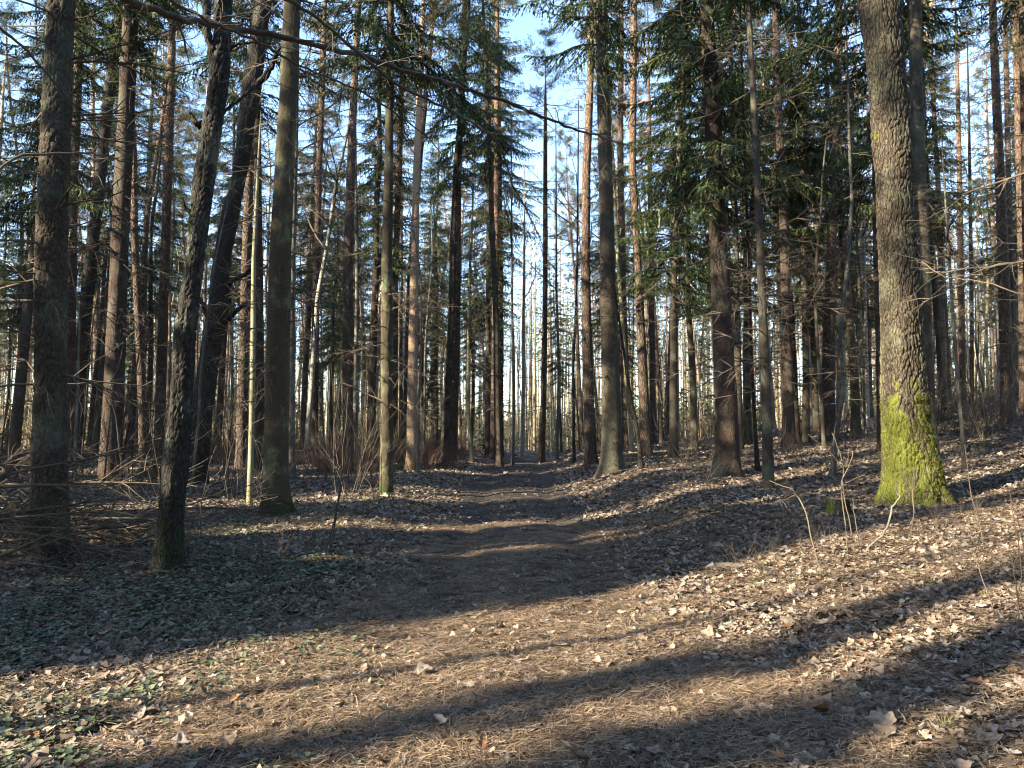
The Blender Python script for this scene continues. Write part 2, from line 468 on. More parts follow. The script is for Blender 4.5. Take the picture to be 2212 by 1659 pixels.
def leaf_mesh(kind, k, mat):
    """a dry curled leaf about 10 cm long, fan of triangles"""
    n = 22
    th = np.linspace(0, 2*math.pi, n, endpoint=False)
    if kind == 'maple':
        r = .034 + .019*np.abs(np.cos(2.5*(th)))**.9 + R.uniform(.002, .005)*np.cos(11*th + k)
        x, y = r*np.sin(th), r*np.cos(th)
    elif kind == 'oak':
        x = .021*np.sin(th)*(1 + .32*np.cos(9*th)); y = .052*np.cos(th)
        x *= (1.1 + .35*np.cos(th))
    else:
        x = .020*np.sin(th)*np.abs(np.sin(th))**.2; y = .034*np.cos(th)
    P = np.stack([x, y], -1)
    P = P*(1 + R.uniform(-.17, .13, (n, 1)))*np.array([R.uniform(.7, 1.1), 1])
    if k % 3 == 1: P[:, 1] = np.minimum(P[:, 1], R.uniform(.01, .03))      # torn leaves
    if k % 4 == 2: P[:, 0] = np.maximum(P[:, 0], -R.uniform(.006, .02))
    mid = P*.5
    allp = np.concatenate([[[0, 0]], mid, P])
    r2 = allp[:, 0]**2 + allp[:, 1]**2
    cx_, cy_ = R.uniform(-4, 12), R.uniform(-3, 9)
    a = R.uniform(0, 3)
    u = allp[:, 0]*math.cos(a)+allp[:, 1]*math.sin(a); v = -allp[:, 0]*math.sin(a)+allp[:, 1]*math.cos(a)
    z = cx_*u*u + cy_*v*v + .10*np.abs(allp[:, 0]) + .006*fbm(allp[:, 0]*60+k*7, allp[:, 1]*60, k, 2)
    V = np.stack([allp[:, 0], allp[:, 1], z], -1)
    T = []
    for i in range(n):
        j = (i+1) % n
        T.append((0, 1+i, 1+j))
        T += [(1+i, 1+n+i, 1+n+j), (1+i, 1+n+j, 1+j)]
    return mesh_np("leaf_%s" % kind, V, T, None, mat, True)
LEAVES = [leaf_mesh('maple', k, M['leaf']) for k in range(6)] + [leaf_mesh('oak', k+9, M['leaf']) for k in range(6)] + \
         [leaf_mesh('oval', k+19, M['leaf']) for k in range(4)] + [leaf_mesh('maple', 31, M['leaf_orange']), leaf_mesh('oak', 33, M['leaf_orange'])]

def wedge(n, y0, y1, margin=1.2):
    """random ground points the camera (or one beside it) can see"""
    y = np.sqrt(R.uniform(y0*y0, y1*y1, n))
    hw = .72*y + margin
    return R.uniform(-1, 1, n)*hw, y
def leaf_field(n, y0, y1, smin, smax, keep):
    x, y = wedge(n, y0, y1)
    k = R.uniform(size=n) < keep(x, y)
    x, y = x[k], y[k]
    m = len(x)
    z = ground(x, y) + R.uniform(.004, .03, m)
    rot = np.stack([R.normal(0, .30, m), R.normal(0, .30, m), R.uniform(0, 6.28, m)], -1)
    s = R.uniform(smin, smax, m)*np.where(R.uniform(size=m) < .06, 1.3, 1)
    w = np.array([.06]*6 + [.085]*6 + [.04]*4 + [.008, .008]); w /= w.sum()
    idx = R.choice(len(LEAVES), m, p=w)
    return np.stack([x, y, z], -1), rot, s, idx
def keep_leaf(x, y):
    pd = np.abs(x - path_c(y))/path_w(y)
    on = 1 - sstep(1.12, .8, pd)*(.93 - .34*sstep(8, 5.5, y))
    cross = sstep(6.0, 4.8, y + .10*x)*sstep(-2.6, -.6, x)*sstep(3.2, 1.2, x)      # needle carpet in front
    ptc = .62 + .5*fbm(x*.55, y*.55, 4.4, 2)
    return np.clip(on*(1 - .72*cross)*(.72 + .35*ptc), 0, 1)
fields = [leaf_field(27000, 2.6, 7.2, .38, .98, keep_leaf), leaf_field(46000, 7.2, 14, .45, 1.1, keep_leaf),
          leaf_field(60000, 14, 30, .7, 1.45, keep_leaf), leaf_field(16000, 30, 48, 1.3, 2.4, keep_leaf)]
P = np.concatenate([f[0] for f in fields]); RO = np.concatenate([f[1] for f in fields])
S = np.concatenate([f[2] for f in fields]); I = np.concatenate([f[3] for f in fields])
# the 300 leaves that show largest become pieces of the ground, the rest one mass
app = S/np.hypot(P[:, 0], P[:, 1])*np.where(np.isin(I, list(range(12, 16))), .6, 1)
v_in = (np.abs(P[:, 0]) < .66*P[:, 1]) & (P[:, 1] > 3.3)
order = np.argsort(-(app*v_in))[:300]
mask = np.ones(len(P), bool); mask[order] = False
for k in order:
    o = obj("leaf", LEAVES[I[k]], GROUND, loc=P[k] + [0, 0, .012]); o.rotation_euler = RO[k]; o.scale = [S[k]*1.12]*3
tag(scatter("leaf_litter", P[mask], RO[mask], S[mask], I[mask], LEAVES), "brown dry maple and oak leaves covering the forest floor beside the path", "leaf litter")

# crumbs of broken leaves between the whole ones
x, y = wedge(100000, 2.6, 17, .8)
pdc = np.abs(x - path_c(y))/path_w(y)
k = R.uniform(size=len(x)) < .9*np.clip(.75 + .5*fbm(x*.8, y*.8, 5.4, 2), .2, 1)*(1 - .6*sstep(1.1, .8, pdc)*sstep(5.5, 8, y))
x, y = x[k], y[k]; m = len(x)
tag(scatter("leaf_crumbs", np.stack([x, y, ground(x, y) + R.uniform(.004, .014, m)], -1), np.stack([R.normal(0, .5, m), R.normal(0, .5, m), R.uniform(0, 6.28, m)], -1),
        R.uniform(.18, .5, m), R.randint(0, 16, m), LEAVES[:16]), "small broken brown leaf crumbs strewn over path and forest floor", "leaf crumbs")

# dry pine needles
def straw_mesh():
    V = []; Q = []
    for k in range(70):
        a = R.uniform(0, 6.28); c = R.normal(0, .07, 2); L_ = R.uniform(.018, .035); w = R.uniform(.0009, .0017)
        dx, dy = math.cos(a), math.sin(a); z0, z1 = R.uniform(.002, .016), R.uniform(.002, .022); cv = R.uniform(-.3, .3)
        pts = [(-L_, 0, z0), (0, cv*L_*.4, (z0+z1)/2+.002), (L_, 0, z1)]
        b = len(V)
        for (u, v, z) in pts:
            for s_ in (-w, w):
                V.append((c[0]+u*dx-(v+s_)*dy, c[1]+u*dy+(v+s_)*dx, z + (.0006 if s_ > 0 else 0)))
        Q += [(b, b+2, b+3, b+1), (b+2, b+4, b+5, b+3)]
    return mesh_np("needle_patch", V, None, Q, M['straw'], False)
STRAW = [straw_mesh() for k in range(5)]
x, y = wedge(26000, 2.6, 13)
pd = np.abs(x - path_c(y))/path_w(y)
dens = .32 + .68*sstep(1.15, .8, pd)*(1 - .45*sstep(6.5, 9, y)) + .5*sstep(6.2, 4.8, y + .1*x)*sstep(-3, -.6, x)
k = R.uniform(size=len(x)) < dens*np.clip(.8 + .6*fbm(x*.6, y*.6, 9.4, 2), .15, 1)
x, y = x[k], y[k]; m = len(x)
tag(scatter("needle_litter", np.stack([x, y, ground(x, y) + .007], -1), np.stack([R.normal(0, .08, m), R.normal(0, .08, m), R.uniform(0, 6.28, m)], -1),
        R.uniform(.8, 1.5, m), R.randint(0, 5, m), STRAW), "fallen brown pine needles matting the trodden path", "needle litter")

# green ground cover on the left verge
def sprig_mesh():
    V = []; T = []
    for k in range(R.randint(5, 9)):
        a = R.uniform(0, 6.28); r = R.uniform(.01, .06); h = R.uniform(.012, .05); s = R.uniform(.012, .024)
        c = np.array([r*math.cos(a), r*math.sin(a), h]); u = np.array([math.cos(a), math.sin(a), R.uniform(-.5, .3)]); w = np.array([-math.sin(a), math.cos(a), R.uniform(-.3, .3)])
        b = len(V)
        ring = [c-u*s*.9, c-u*s*.5+w*s*.75, c+u*s*.2+w*s*.85, c+u*s*1.25, c+u*s*.2-w*s*.85, c-u*s*.5-w*s*.75]
        V.append(c + np.array([0, 0, -s*.3])); V += ring
        T += [(b, b+1+i, b+1+(i+1) % 6) for i in range(6)]
        V += [np.array([0, 0, -.01]), np.array([.002, 0, -.01]), c]; T.append((b+7, b+8, b+9))
    return mesh_np("sprig", V, T, None, M['ivy'], True)
def tuft_mesh(mat, n=16, h=.09):
    V = []; T = []
    for k in range(n):
        a = R.uniform(0, 6.28); r = R.uniform(0, .03); b = len(V); L_ = R.uniform(.5, 1)*h; w = .0018
        p = np.array([r*math.cos(a), r*math.sin(a), -.01]); d_ = np.array([math.cos(a)*R.uniform(.2, .9), math.sin(a)*R.uniform(.2, .9), 1.0]); sd = np.array([-math.sin(a), math.cos(a), 0])*w
        q = p + d_*L_*.5; e = q + (d_*[1.8, 1.8, .4])*L_*.5
        V += [p-sd, p+sd, q-sd, q+sd, e]; T += [(b, b+1, b+3), (b, b+3, b+2), (b+2, b+3, b+4)]
    return mesh_np("tuft", V, T, None, mat, False)
SPRIG = [sprig_mesh() for k in range(6)]; TUFT = [tuft_mesh(M['grass']) for k in range(4)]
x, y = wedge(56000, 2.8, 15)
dens = .85*sstep(-.4, -2.6, x + .05*(y-4))*np.clip(.45 + 1.1*fbm(x*.7, y*.7, 2.2, 3), 0.05, 1)*sstep(14.5, 9, y)
dens = dens + .12*sstep(2.5, 4.5, x)*sstep(9, 6, y)*np.clip(fbm(x*.9, y*.9, 7.2, 2)*2, 0, 1)
k = R.uniform(size=len(x)) < dens
x, y = x[k], y[k]; m = len(x)
tag(scatter("ground_cover", np.stack([x, y, ground(x, y) + .012], -1), np.stack([R.normal(0, .15, m), R.normal(0, .15, m), R.uniform(0, 6.28, m)], -1),
        R.uniform(.55, 1.2, m), R.randint(0, 6, m), SPRIG), "low dark green leafy ground cover among dead leaves left of path", "ground cover")
x, y = wedge(9000, 3, 26)
pd = (x - path_c(y))/path_w(y)
dens = .04 + .5*np.exp(-((pd + 1.5)/.5)**2)*sstep(5, 14, y) + .5*np.exp(-((x+3.2)/1.6)**2)*sstep(24, 16, y)*sstep(12, 16, y) + .25*sstep(3, 5, x)*sstep(10, 6, y) + .2*sstep(-1.5, -3.5, x)*sstep(8, 5, y)
k = R.uniform(size=len(x)) < dens
x, y = x[k], y[k]; m = len(x)
tag(scatter("grass", np.stack([x, y, ground(x, y)], -1), np.stack([R.normal(0, .2, m), R.normal(0, .2, m), R.uniform(0, 6.28, m)], -1),
        R.uniform(.6, 1.3, m), R.randint(0, 4, m), TUFT), "thin yellow-green grass tufts along the verges of the path", "grass")
print("ground done %.1f" % (time.time()-T0))

# ------------------------------------------------------------------ crowns and twigs (shared meshes)
def feather(base, dirs, L_, w, nseg, out_V, out_T, droop):
    """needle sprays: arrays of thin triangles left and right of each twig (vectorised over all twigs)"""
    n = len(base)
    up = np.array([0, 0, 1.0])
    side = np.cross(dirs, up); side /= np.linalg.norm(side, axis=1)[:, None] + 1e-6
    roll = R.uniform(-.9, .9, n)
    nrm = np.cross(side, dirs)
    side2 = side*np.cos(roll)[:, None] + nrm*np.sin(roll)[:, None]
    off = sum(len(v) for v in out_V)
    Vs = []
    prev = base
    for s in range(nseg):
        t0, t1 = s/nseg, (s+1)/nseg
        p0 = base + dirs*(L_*t0)[:, None] + np.outer(-droop*(t0**2)*L_, up)
        p1 = base + dirs*(L_*t1)[:, None] + np.outer(-droop*(t1**2)*L_, up)
        ww = (w*(1 - .55*t0))
        j = R.uniform(.7, 1.3, n)
        a = p0; b = p1*.55 + p0*.45 + side2*(ww*j)[:, None]; 
        c = p1; dd = p1*.45 + p0*.55 - side2*(ww*(2-j))[:, None]
        Vs.append(np.stack([a, b, c, dd], 1))
    V = np.stack(Vs, 1).reshape(-1, 3)          # n, nseg, 4
    k = np.arange(n*nseg)[:, None]*4 + off
    T = np.concatenate([k + [0, 1, 2], k + [0, 2, 3]])
    out_V.append(V); out_T.append(T)

def spruce_crown(z0, H, Lmax, seed, mat, dens=1.0, fine=1.0, hang=.6, wide=1.0):
    V, T = [], []
    tb = Tubes()
    zz = z0
    while zz < H - .25:
        f = (zz - z0)/(H - z0)
        L0 = Lmax*(1 - f)**.6*(0.6 + .4*min(1, (f+.02)/.12))*(1 + .25*math.sin(f*23 + seed*2.1))
        nb = max(3, int(R.randint(4, 7)*dens))
        a0 = R.uniform(0, 6.28)
        for b in range(nb):
            if R.uniform() < .14 or (math.sin(a0*0 + b*6.28/nb*1.0 + zz*.9 + seed) > .8 and R.uniform() < .6): continue
            a = a0 + b*6.28/nb + R.normal(0, .25)
            L_ = max(.25, L0*R.choice([R.uniform(.35, .7), R.uniform(.7, 1.05), R.uniform(1.0, 1.4)], p=[.3, .5, .2]))
            z = zz + R.uniform(-.18, .18)
            d0 = np.array([math.cos(a), math.sin(a), .12 - .35*(1-f)])
            n = 7
            P = [np.array([0, 0, z])]; dd = d0/np.linalg.norm(d0)
            for k in range(n):
                P.append(P[-1] + dd*L_/n)
                dd = dd + np.array([0, 0, (-.10 if k < 3 else .13)*(1.2-f)]) + R.normal(0, .05, 3); dd /= np.linalg.norm(dd)
            P = np.array(P)
            tb.add(P, np.linspace(.022*L_/2+.006, .003, n+1), 3)
            nt_ = int(L_/.085*fine)
            t = np.linspace(.16, 1, nt_)*n
            i = np.clip(t.astype(int), 0, n-1); fr = (t - i)[:, None]
            B = P[i]*(1-fr) + P[i+1]*fr
            Tn = P[i+1]-P[i]; Tn /= np.linalg.norm(Tn, axis=1)[:, None]
            side = np.cross(Tn, [0, 0, 1.0]); side /= np.linalg.norm(side, axis=1)[:, None]
            for s in (-1, 1):
                dr = Tn*R.uniform(.5, 1.0, (nt_, 1)) + side*s*R.uniform(.5, 1.0, (nt_, 1)) + np.array([0, 0, -.25])
                dr += R.normal(0, .2, dr.shape); dr /= np.linalg.norm(dr, axis=1)[:, None]
                ll = np.clip(L_*.30*(1.15 - t/n), .10, .6)*R.uniform(.6, 1.2, nt_)
                feather(B, dr, ll, np.full(nt_, .046/fine*wide), 3, V, T, .35)
            # hanging curtains
            nh = int(nt_*hang)
            if nh > 0:
                s_ = R.randint(0, nt_, nh)
                dr = np.array([0, 0, -1.0]) + R.normal(0, .22, (nh, 3)); dr /= np.linalg.norm(dr, axis=1)[:, None]
                feather(B[s_] + side[s_]*R.uniform(-.2, .2, (nh, 1)), dr, R.uniform(.15, .55, nh)*(1-.5*f), np.full(nh, .028*wide), 4, V, T, .0)
        zz += R.uniform(.30, .50)/dens**.5
    Vn = np.concatenate(V); Tt = np.concatenate(T)
    me = mesh_np("spruce_foliage", Vn, Tt, None, mat, False)
    return me, tb.mesh("spruce_limbs", M['twig'])

def pine_crown(z0, H, Lmax, mat, nl=34, puff=15, big=1.0):
    V, T = [], []; tb = Tubes()
    for b in range(nl):
        f = (b + R.uniform(0, 1))/nl
        z = z0 + (H - z0)*f
        a = R.uniform(0, 6.28)
        L_ = Lmax*(1 - .75*f)*R.uniform(.45, 1.1)*(.55 + .45*min(1, f/.2))
        P = curve_pts([0, 0, z], [math.cos(a), math.sin(a), R.uniform(-.15, .5)], L_, 6, (0, 0, R.uniform(0, .6)), .13)
        tb.add(P, np.linspace(.028*L_/2+.012, .006, 7), 4)
        C = []
        for k in range(2, 7):
            for q in range(3 if k > 3 else 2):
                dr = rnd_unit(1)[0]*.9 + (P[6]-P[0])/L_*.8 + np.array([0, 0, .3]); sl = R.uniform(.25, .75)*(.6+.2*Lmax/2)
                S_ = curve_pts(P[k], dr, sl, 3, (0, 0, .3), .15)
                tb.add(S_, np.linspace(.009, .004, 4), 3)
                C += [S_[3], S_[2]] + ([S_[1]] if R.uniform() < .5 else [])
        C.append(P[6]); C = np.array(C)
        B = np.repeat(C, puff, 0) + R.normal(0, .05, (len(C)*puff, 3))
        dr = rnd_unit(len(B)) + np.array([0, 0, .45]); dr /= np.linalg.norm(dr, axis=1)[:, None]
        feather(B, dr, R.uniform(.13, .26, len(B))*big, np.full(len(B), .013*big), 1, V, T, .1)
    me = mesh_np("pine_foliage", np.concatenate(V), np.concatenate(T), None, mat, False)
    return me, tb.mesh("pine_limbs", M['pine_limb'] if 'pine_limb' in M else M['branch'])
M['pine_limb'] = bark("pine_limb_bark", (.20, .10, .05), (.36, .19, .10), plate=(20, 20, 12), bump=.3, dist=.006)

def twig_set(z0, z1, n, Lmax, sub=4, droop=-.25, mat=None, rr=.009):
    tb = Tubes()
    for k in range(n):
        z = R.uniform(z0, z1); a = R.uniform(0, 6.28); L_ = Lmax*R.uniform(.15, 1.0)**1.3
        P = curve_pts([0, 0, z], [math.cos(a), math.sin(a), R.uniform(-.35, .35)], L_+.12, 5, (0, 0, R.uniform(droop*1.6, .25)), .10)
        r0 = rr*(.5 + L_/Lmax)
        tb.add(P, np.linspace(r0, .004, 6), 3)
        for q in range(int(sub*L_/Lmax*R.uniform(.6, 1.6)+.5)):
            i = R.randint(1, 5); d_ = (P[i+1]-P[i]); d_ = d_/np.linalg.norm(d_) + rnd_unit(1)[0]*.8
            S_ = curve_pts(P[i], d_, L_*R.uniform(.2, .5), 3, (0, 0, droop), .14)
            tb.add(S_, np.linspace(r0*.55, .003, 4), 3)
    return tb.mesh("twigs", mat or M['twig'], False)

def bare_crown(H, r0, seed, spread=.55, levels=4, start=.35, mat=None, kids=(3, 5), first=None):
    """leafless branching crown above a stem"""
    tb = Tubes()
    def grow(p, d, L_, r, lv):
        n = 5
        P = curve_pts(p, d, L_, n, (0, 0, .25), .10 if lv else .05)
        tb.add(P, np.linspace(r, r*.45, n+1), 5 if lv < 2 else 3)
        if lv >= levels: return
        for k in range(R.randint(*kids)):
            t = R.uniform(.25, 1.0)*n; i = min(int(t), n-1); q = P[i] + (P[i+1]-P[i])*(t-i)
            dd = (P[i+1]-P[i]); dd /= np.linalg.norm(dd)
            w = rnd_unit(1)[0]; w[2] *= .4
            dd = dd + w*spread*1.4
            grow(q, dd, L_*R.uniform(.42, .68), r*.45*R.uniform(.8, 1.1), lv+1)
    for k in range(first or 6):
        z = H*start + H*(1-start)*.75*k/(first or 6)
        a = R.uniform(0, 6.28)
        grow([0, 0, z], [math.cos(a)*spread*1.3, math.sin(a)*spread*1.3, 1], (H-z)*.42, r0*(1-z/H)*.55+.008, 1)
    return tb.mesh("bare_branches", mat or M['twig'], False)

def shrub_mesh(H, n, mat, spread=.5, sub=3, r=.006, lean=None):
    tb = Tubes()
    for k in range(n):
        a = R.uniform(0, 6.28); q = R.uniform(0, .12)*H
        d_ = [math.cos(a)*spread*R.uniform(.2, 1), math.sin(a)*spread*R.uniform(.2, 1), 1]
        if lean is not None: d_ = np.array(d_) + lean
        P = curve_pts([q*math.cos(a), q*math.sin(a), -.03], d_, H*R.uniform(.5, 1.05), 6, (0, 0, R.uniform(-.5, .2)), .12)
        tb.add(P, np.linspace(r*R.uniform(.7, 1.2), .0018, 7), 4)
        for s in range(sub):
            i = R.randint(1, 6); dd = (P[i+1 if i < 6 else 6]-P[i-1]); dd = dd/np.linalg.norm(dd) + rnd_unit(1)[0]*.75
            S_ = curve_pts(P[i], dd, H*R.uniform(.15, .45), 4, (0, 0, .1), .14); tb.add(S_, np.linspace(r*.5, .0014, 5), 3)
    return tb.mesh("shrub_stems", mat, False)

SPR = {}                       # (foliage, limbs) by how low the green starts
SPR['low'] = [spruce_crown(2.2, 24, 3.0, k, M['needle_spruce'], 1.05, 1.5, .7) for k in range(2)]
SPR['mid'] = [spruce_crown(6.5, 26, 2.9, k, M['needle_spruce'], 1.05, 1.5, .7) for k in range(2)]
SPR['high'] = [spruce_crown(12.0, 27, 2.9, k, M['needle_spruce'], 1.0, 1.35, .55) for k in range(3)]
PIN = [pine_crown(15.5, 25, 2.9, M['needle_pine'], nl=28, puff=10, big=.9) for k in range(5)]
SPR['thick'] = [spruce_crown(2.0, 24, 3.0, k, M['needle_spruce'], 1.1, 1.1, .8, 2.0) for k in range(2)]  # needles widened so the unseen shade trees block the sun
YOUNG = [spruce_crown(.12, 1.7, .75, k, M['needle_young'], 1.3, 1.4, .3) for k in range(3)]
TWG = [twig_set(1.8, 13, 150, 2.0, 6, rr=.013) for k in range(4)]
TWG_P = [twig_set(4, 17, 75, 1.9, 6, rr=.014, mat=M['branch']) for k in range(3)]
TWG_S = [twig_set(1.2, 9, 75, 1.3, 4, rr=.009) for k in range(2)]
BARE = [bare_crown(16, .10, k, mat=M['twig']) for k in range(3)]
BARE_S = [bare_crown(7, .04, k, levels=3, start=.25, mat=M['twig_pale'], first=9) for k in range(3)]
print("crowns done %.1f" % (time.time()-T0))

# ------------------------------------------------------------------ trunks
def trunk_mesh(P, rad, mat, sides, step, flare=.0, roots=0, relief=None, lump=.02, seed=0):
    """tube through P (bottom to top) with root flare, lumps and bark relief"""
    P = np.asarray(P, float); rad = np.asarray(rad, float)
    s = np.concatenate([[0], np.cumsum(np.linalg.norm(np.diff(P, axis=0), axis=1))])
    lo = [0.]
    while lo[-1] < s[-1]:
        z = lo[-1]
        lo.append(z + step*(1 if z < 10 else 1 + (z-10)*.6))
    lo[-1] = s[-1]; lo = np.array(lo)
    # smooth interpolation of the centre line
    C = np.stack([np.interp(lo, s, P[:, k]) for k in range(3)], -1)
    if len(P) > 3:
        w = max(1, int(.14/step)); ker = np.hanning(2*w+3)[1:-1]; ker /= ker.sum()
        for k in range(3):
            pad = np.concatenate([2*C[0, k]-C[w:0:-1, k], C[:, k], 2*C[-1, k]-C[-2:-w-2:-1, k]])
            if len(pad) >= len(C)+2*w: C[:, k] = np.convolve(pad, ker, 'same')[w:w+len(C)] if len(pad) == len(C)+2*w else C[:, k]
    r = np.interp(lo, s, rad)
    th = np.arange(sides)*2*math.pi/sides
    ct, st_ = np.cos(th)[None, :], np.sin(th)[None, :]
    Rr = r[:, None]*np.ones((1, sides))
    if flare > 0:
        e = np.exp(-lo/.26)[:, None]
        ang = R.uniform(0, 6.28)
        lob = 1 + (.55*np.cos(roots*th + ang + .8*np.sin(th*2+ang)) if roots else 0*th)
        Rr = Rr*(1 + flare*e*np.maximum(lob, .2)[None, :] if roots else 1 + flare*e)
    rm = r.mean()
    Rr = Rr*(1 + lump*2.5*fbm(ct*1.3+seed, st_*1.3, lo[:, None]*.9+seed*3.1, 2))
    if relief is not None:
        depth, k, kz, kind = relief
        if kind == 'furrow':
            n_ = fbm(ct*k*rm+seed, st_*k*rm, lo[:, None]*kz, 3)
            Rr = Rr - depth*np.exp(-(n_/.16)**2) + depth*.35*fbm(ct*k*2.6*rm, st_*k*2.6*rm, lo[:, None]*kz*3, 2)
        elif kind == 'cell':
            # k = plates round the trunk per metre of girth, kz = rows per metre
            nc = max(8, int(2*math.pi*rm*k))
            wob = fbm(ct*rm*6+seed, st_*rm*6, lo[:, None]*3.0, 3)
            wo2 = fbm(ct*rm*6+seed+9, st_*rm*6, lo[:, None]*3.0+5, 3)
            uu = np.broadcast_to(th[None, :]/(2*math.pi)*nc, Rr.shape) + .9*wob; vv = lo[:, None]*kz + .7*wo2 + 0*uu
            ui, vi = np.floor(uu).astype(np.int64), np.floor(vv).astype(np.int64)
            f1 = np.full(Rr.shape, 9.0); f2 = f1.copy(); hid = np.zeros(Rr.shape)
            sd = int(seed*100)
            for du in (-1, 0, 1):
                for dv in (-1, 0, 1):
                    a_, b_ = (ui+du) % nc, vi+dv
                    dx = ui+du + hash3(a_, b_, sd+0*a_) - uu; dy = vi+dv + hash3(a_, b_, sd+7+0*a_) - vv
                    dd = dx*dx + dy*dy; hv = hash3(a_, b_, sd+13+0*a_)
                    n1 = dd < f1
                    f2 = np.where(n1, f1, np.minimum(f2, dd)); hid = np.where(n1, hv, hid); f1 = np.where(n1, dd, f1)
            edge = np.sqrt(f2) - np.sqrt(f1)
            pl = 1 - np.exp(-(edge/.22)**1.5)
            Rr = Rr + depth*(pl*(.75+.5*hid) - .8) + depth*.22*fbm(ct*rm*40, st_*rm*40, lo[:, None]*16, 2)
        else:
            n_ = fbm(ct*k*rm+seed, st_*k*rm, lo[:, None]*kz, 3)
            Rr = Rr + depth*n_
    V = np.stack([C[:, 0:1] + Rr*ct, C[:, 1:2] + Rr*st_, C[:, 2:3] + 0*Rr], -1)
    n = len(lo); i = np.arange(n-1)[:, None]*sides; j = np.arange(sides)[None, :]; j2 = (j+1) % sides
    Q = np.stack([i+j, i+j2, i+sides+j2, i+sides+j], -1).reshape(-1, 4)
    me = mesh_np("trunk", V.reshape(-1, 3), None, Q, mat, True)
    return me, V, Rr

def along(P, z):
    P = np.asarray(P); z = np.clip(z, P[0, 2], P[-1, 2])
    return np.array([np.interp(z, P[:, 2], P[:, k]) for k in range(3)])

def attach(part, P, zc):
    """put a shared crown or twig mesh (axis = +Z from the tree's base) on the trunk line"""
    a, b = along(P, zc*.75), along(P, min(zc*1.3, P[-1][2]))
    t = (b - a); t /= np.linalg.norm(t)
    part.rotation_mode = 'QUATERNION'
    q = Vector((0, 0, 1)).rotation_difference(Vector(t)) @ Vector((0, 0, 1)).rotation_difference(Vector((0, 0, 1)))
    spin = Matrix.Rotation(R.uniform(0, 6.28), 3, 'Z').to_quaternion()
    part.rotation_quaternion = q @ spin
    m = along(P, zc)
    part.location = Vector(m) - Vector(t)*zc*part.scale[2]

HERO = []
def hero(name, label, px, mat, H=24, crown=None, twigs=None, d=None, sides=16, step=.4, flare=.5, roots=0, relief=None, lump=.02, group=None, cat='tree', cs=1.0, tw_s=1.0, taper_top=.03, build=True):
    """a tree read off the photograph: px = [(x, y, width)...] bottom to top, stood on the ground at its first point"""
    b = at_ground(px[0][0], px[0][1]) if d is None else None
    Yd = b[1] if d is None else d
    pts = []; rad = []
    for (x, y, w) in px:
        p = at_depth(x, y, Yd); pts.append(p)
        dist = math.hypot(math.hypot(p[0], p[1]), p[2]-CAM_Z)
        rad.append(w/1609.0*Yd*math.hypot(1, 0)/2)
    base = np.array([pts[0][0], Yd, float(ground(pts[0][0], Yd, False))])
    pts[0] = base.copy()
    L_ = np.array(pts) - base
    L_[0, 2] = -.12
    # give the trunk a slight bow in depth as well
    top = L_[-1]; n = len(L_)
    k0 = max(0, n-3) if n > 2 else 0
    dirn = (L_[-1] - L_[k0]); dirn /= np.linalg.norm(dirn)
    P = list(L_); rr = list(rad)
    z = L_[-1, 2]; r_end = rad[-1]
    q = L_[-1].copy(); dv = dirn.copy()
    nst = max(2, int((H - z)/2.0))
    if H > z + .5:
        for k in range(nst):
            dv = dv*.85 + np.array([0, 0, .15]); dv /= np.linalg.norm(dv)
            q = q + dv*(H - z)/nst; P.append(q.copy()); rr.append(r_end*(1-(k+1)/nst)**.8 + taper_top*((k+1)/nst)*.5)
    P = np.array(P); rr = np.array(rr)
    root = thing(name, label, cat, base, group)
    me, V, Rr = trunk_mesh(P, rr, mat, sides, step, flare, roots, relief, lump, seed=R.uniform(0, 50))
    tr = obj("trunk", me, root)
    if crown:
        fo, li = crown
        for me_, nm in ((fo, "crown"), (li, "limbs")):
            pass
        c = obj("crown", fo, root, kind='stuff'); c.scale = (cs, cs, cs*H/26.0)
        attach(c, P, H*.75)
        l = obj("limb_spray", li, c, kind='stuff')
    if twigs is not None:
        t = obj("dead_twigs", twigs, root, kind='stuff'); t.scale = (tw_s, tw_s, 1)
        attach(t, P, 6)
    HERO.append((base[0], base[1], rr[0], label))
    return root, P, rr, V

PINE_REL = (.012, 16, 2.2, 'furrow'); SPR_REL = (.006, 40, 10, 'noise'); OAK_REL = (.032, 16, 4.2, 'cell')
h = hero
# ---- left of the path
h('spruce_tree', 'thick grey-brown spruce trunk rising out of the brush pile beside the left edge', [(108, 1205, 74), (109, 1100, 70), (110, 900, 66), (109, 605, 62), (118, 350, 58), (133, 0, 54)], M['spruce'], H=25, crown=SPR['high'][0], twigs=TWG[0], sides=110, step=.018, flare=.34, roots=5, relief=(.017, 22, 8, 'cell'), lump=.03)
h('pine_tree', 'slim reddish pine partly hidden behind the thick spruce in the brush pile', [(149, 985, 27), (150, 800, 24), (158, 400, 20), (172, 80, 18)], M['pine'], H=24, crown=PIN[0], twigs=TWG_P[0], d=25)
h('bare_tree', 'leaning dark-barked tree between the brush pile spruce and the stout spruce with a twiggy trunk', [(160, 1000, 31), (166, 900, 28), (175, 780, 27), (192, 605, 25), (214, 400, 24), (235, 200, 22), (255, 60, 21)], M['dark'], H=20, crown=None, twigs=TWG_S[0], sides=24, step=.1, lump=.05)
h('spruce_tree', 'stout dark spruce with many dead twigs, left of the mossy crooked tree', [(237, 1040, 46), (246, 850, 42), (256, 605, 36), (270, 300, 35), (284, 0, 32)], M['spruce_red'], H=26, crown=SPR['high'][1], twigs=TWG[1], sides=40, step=.06, flare=.25, relief=SPR_REL)
h('pine_tree', 'straight pinkish pine between the stout twiggy spruce and the crooked mossy tree', [(344, 965, 23), (355, 605, 20), (366, 300, 17), (374, 40, 15)], M['pine'], H=24, crown=PIN[1], twigs=TWG_P[1], d=27)
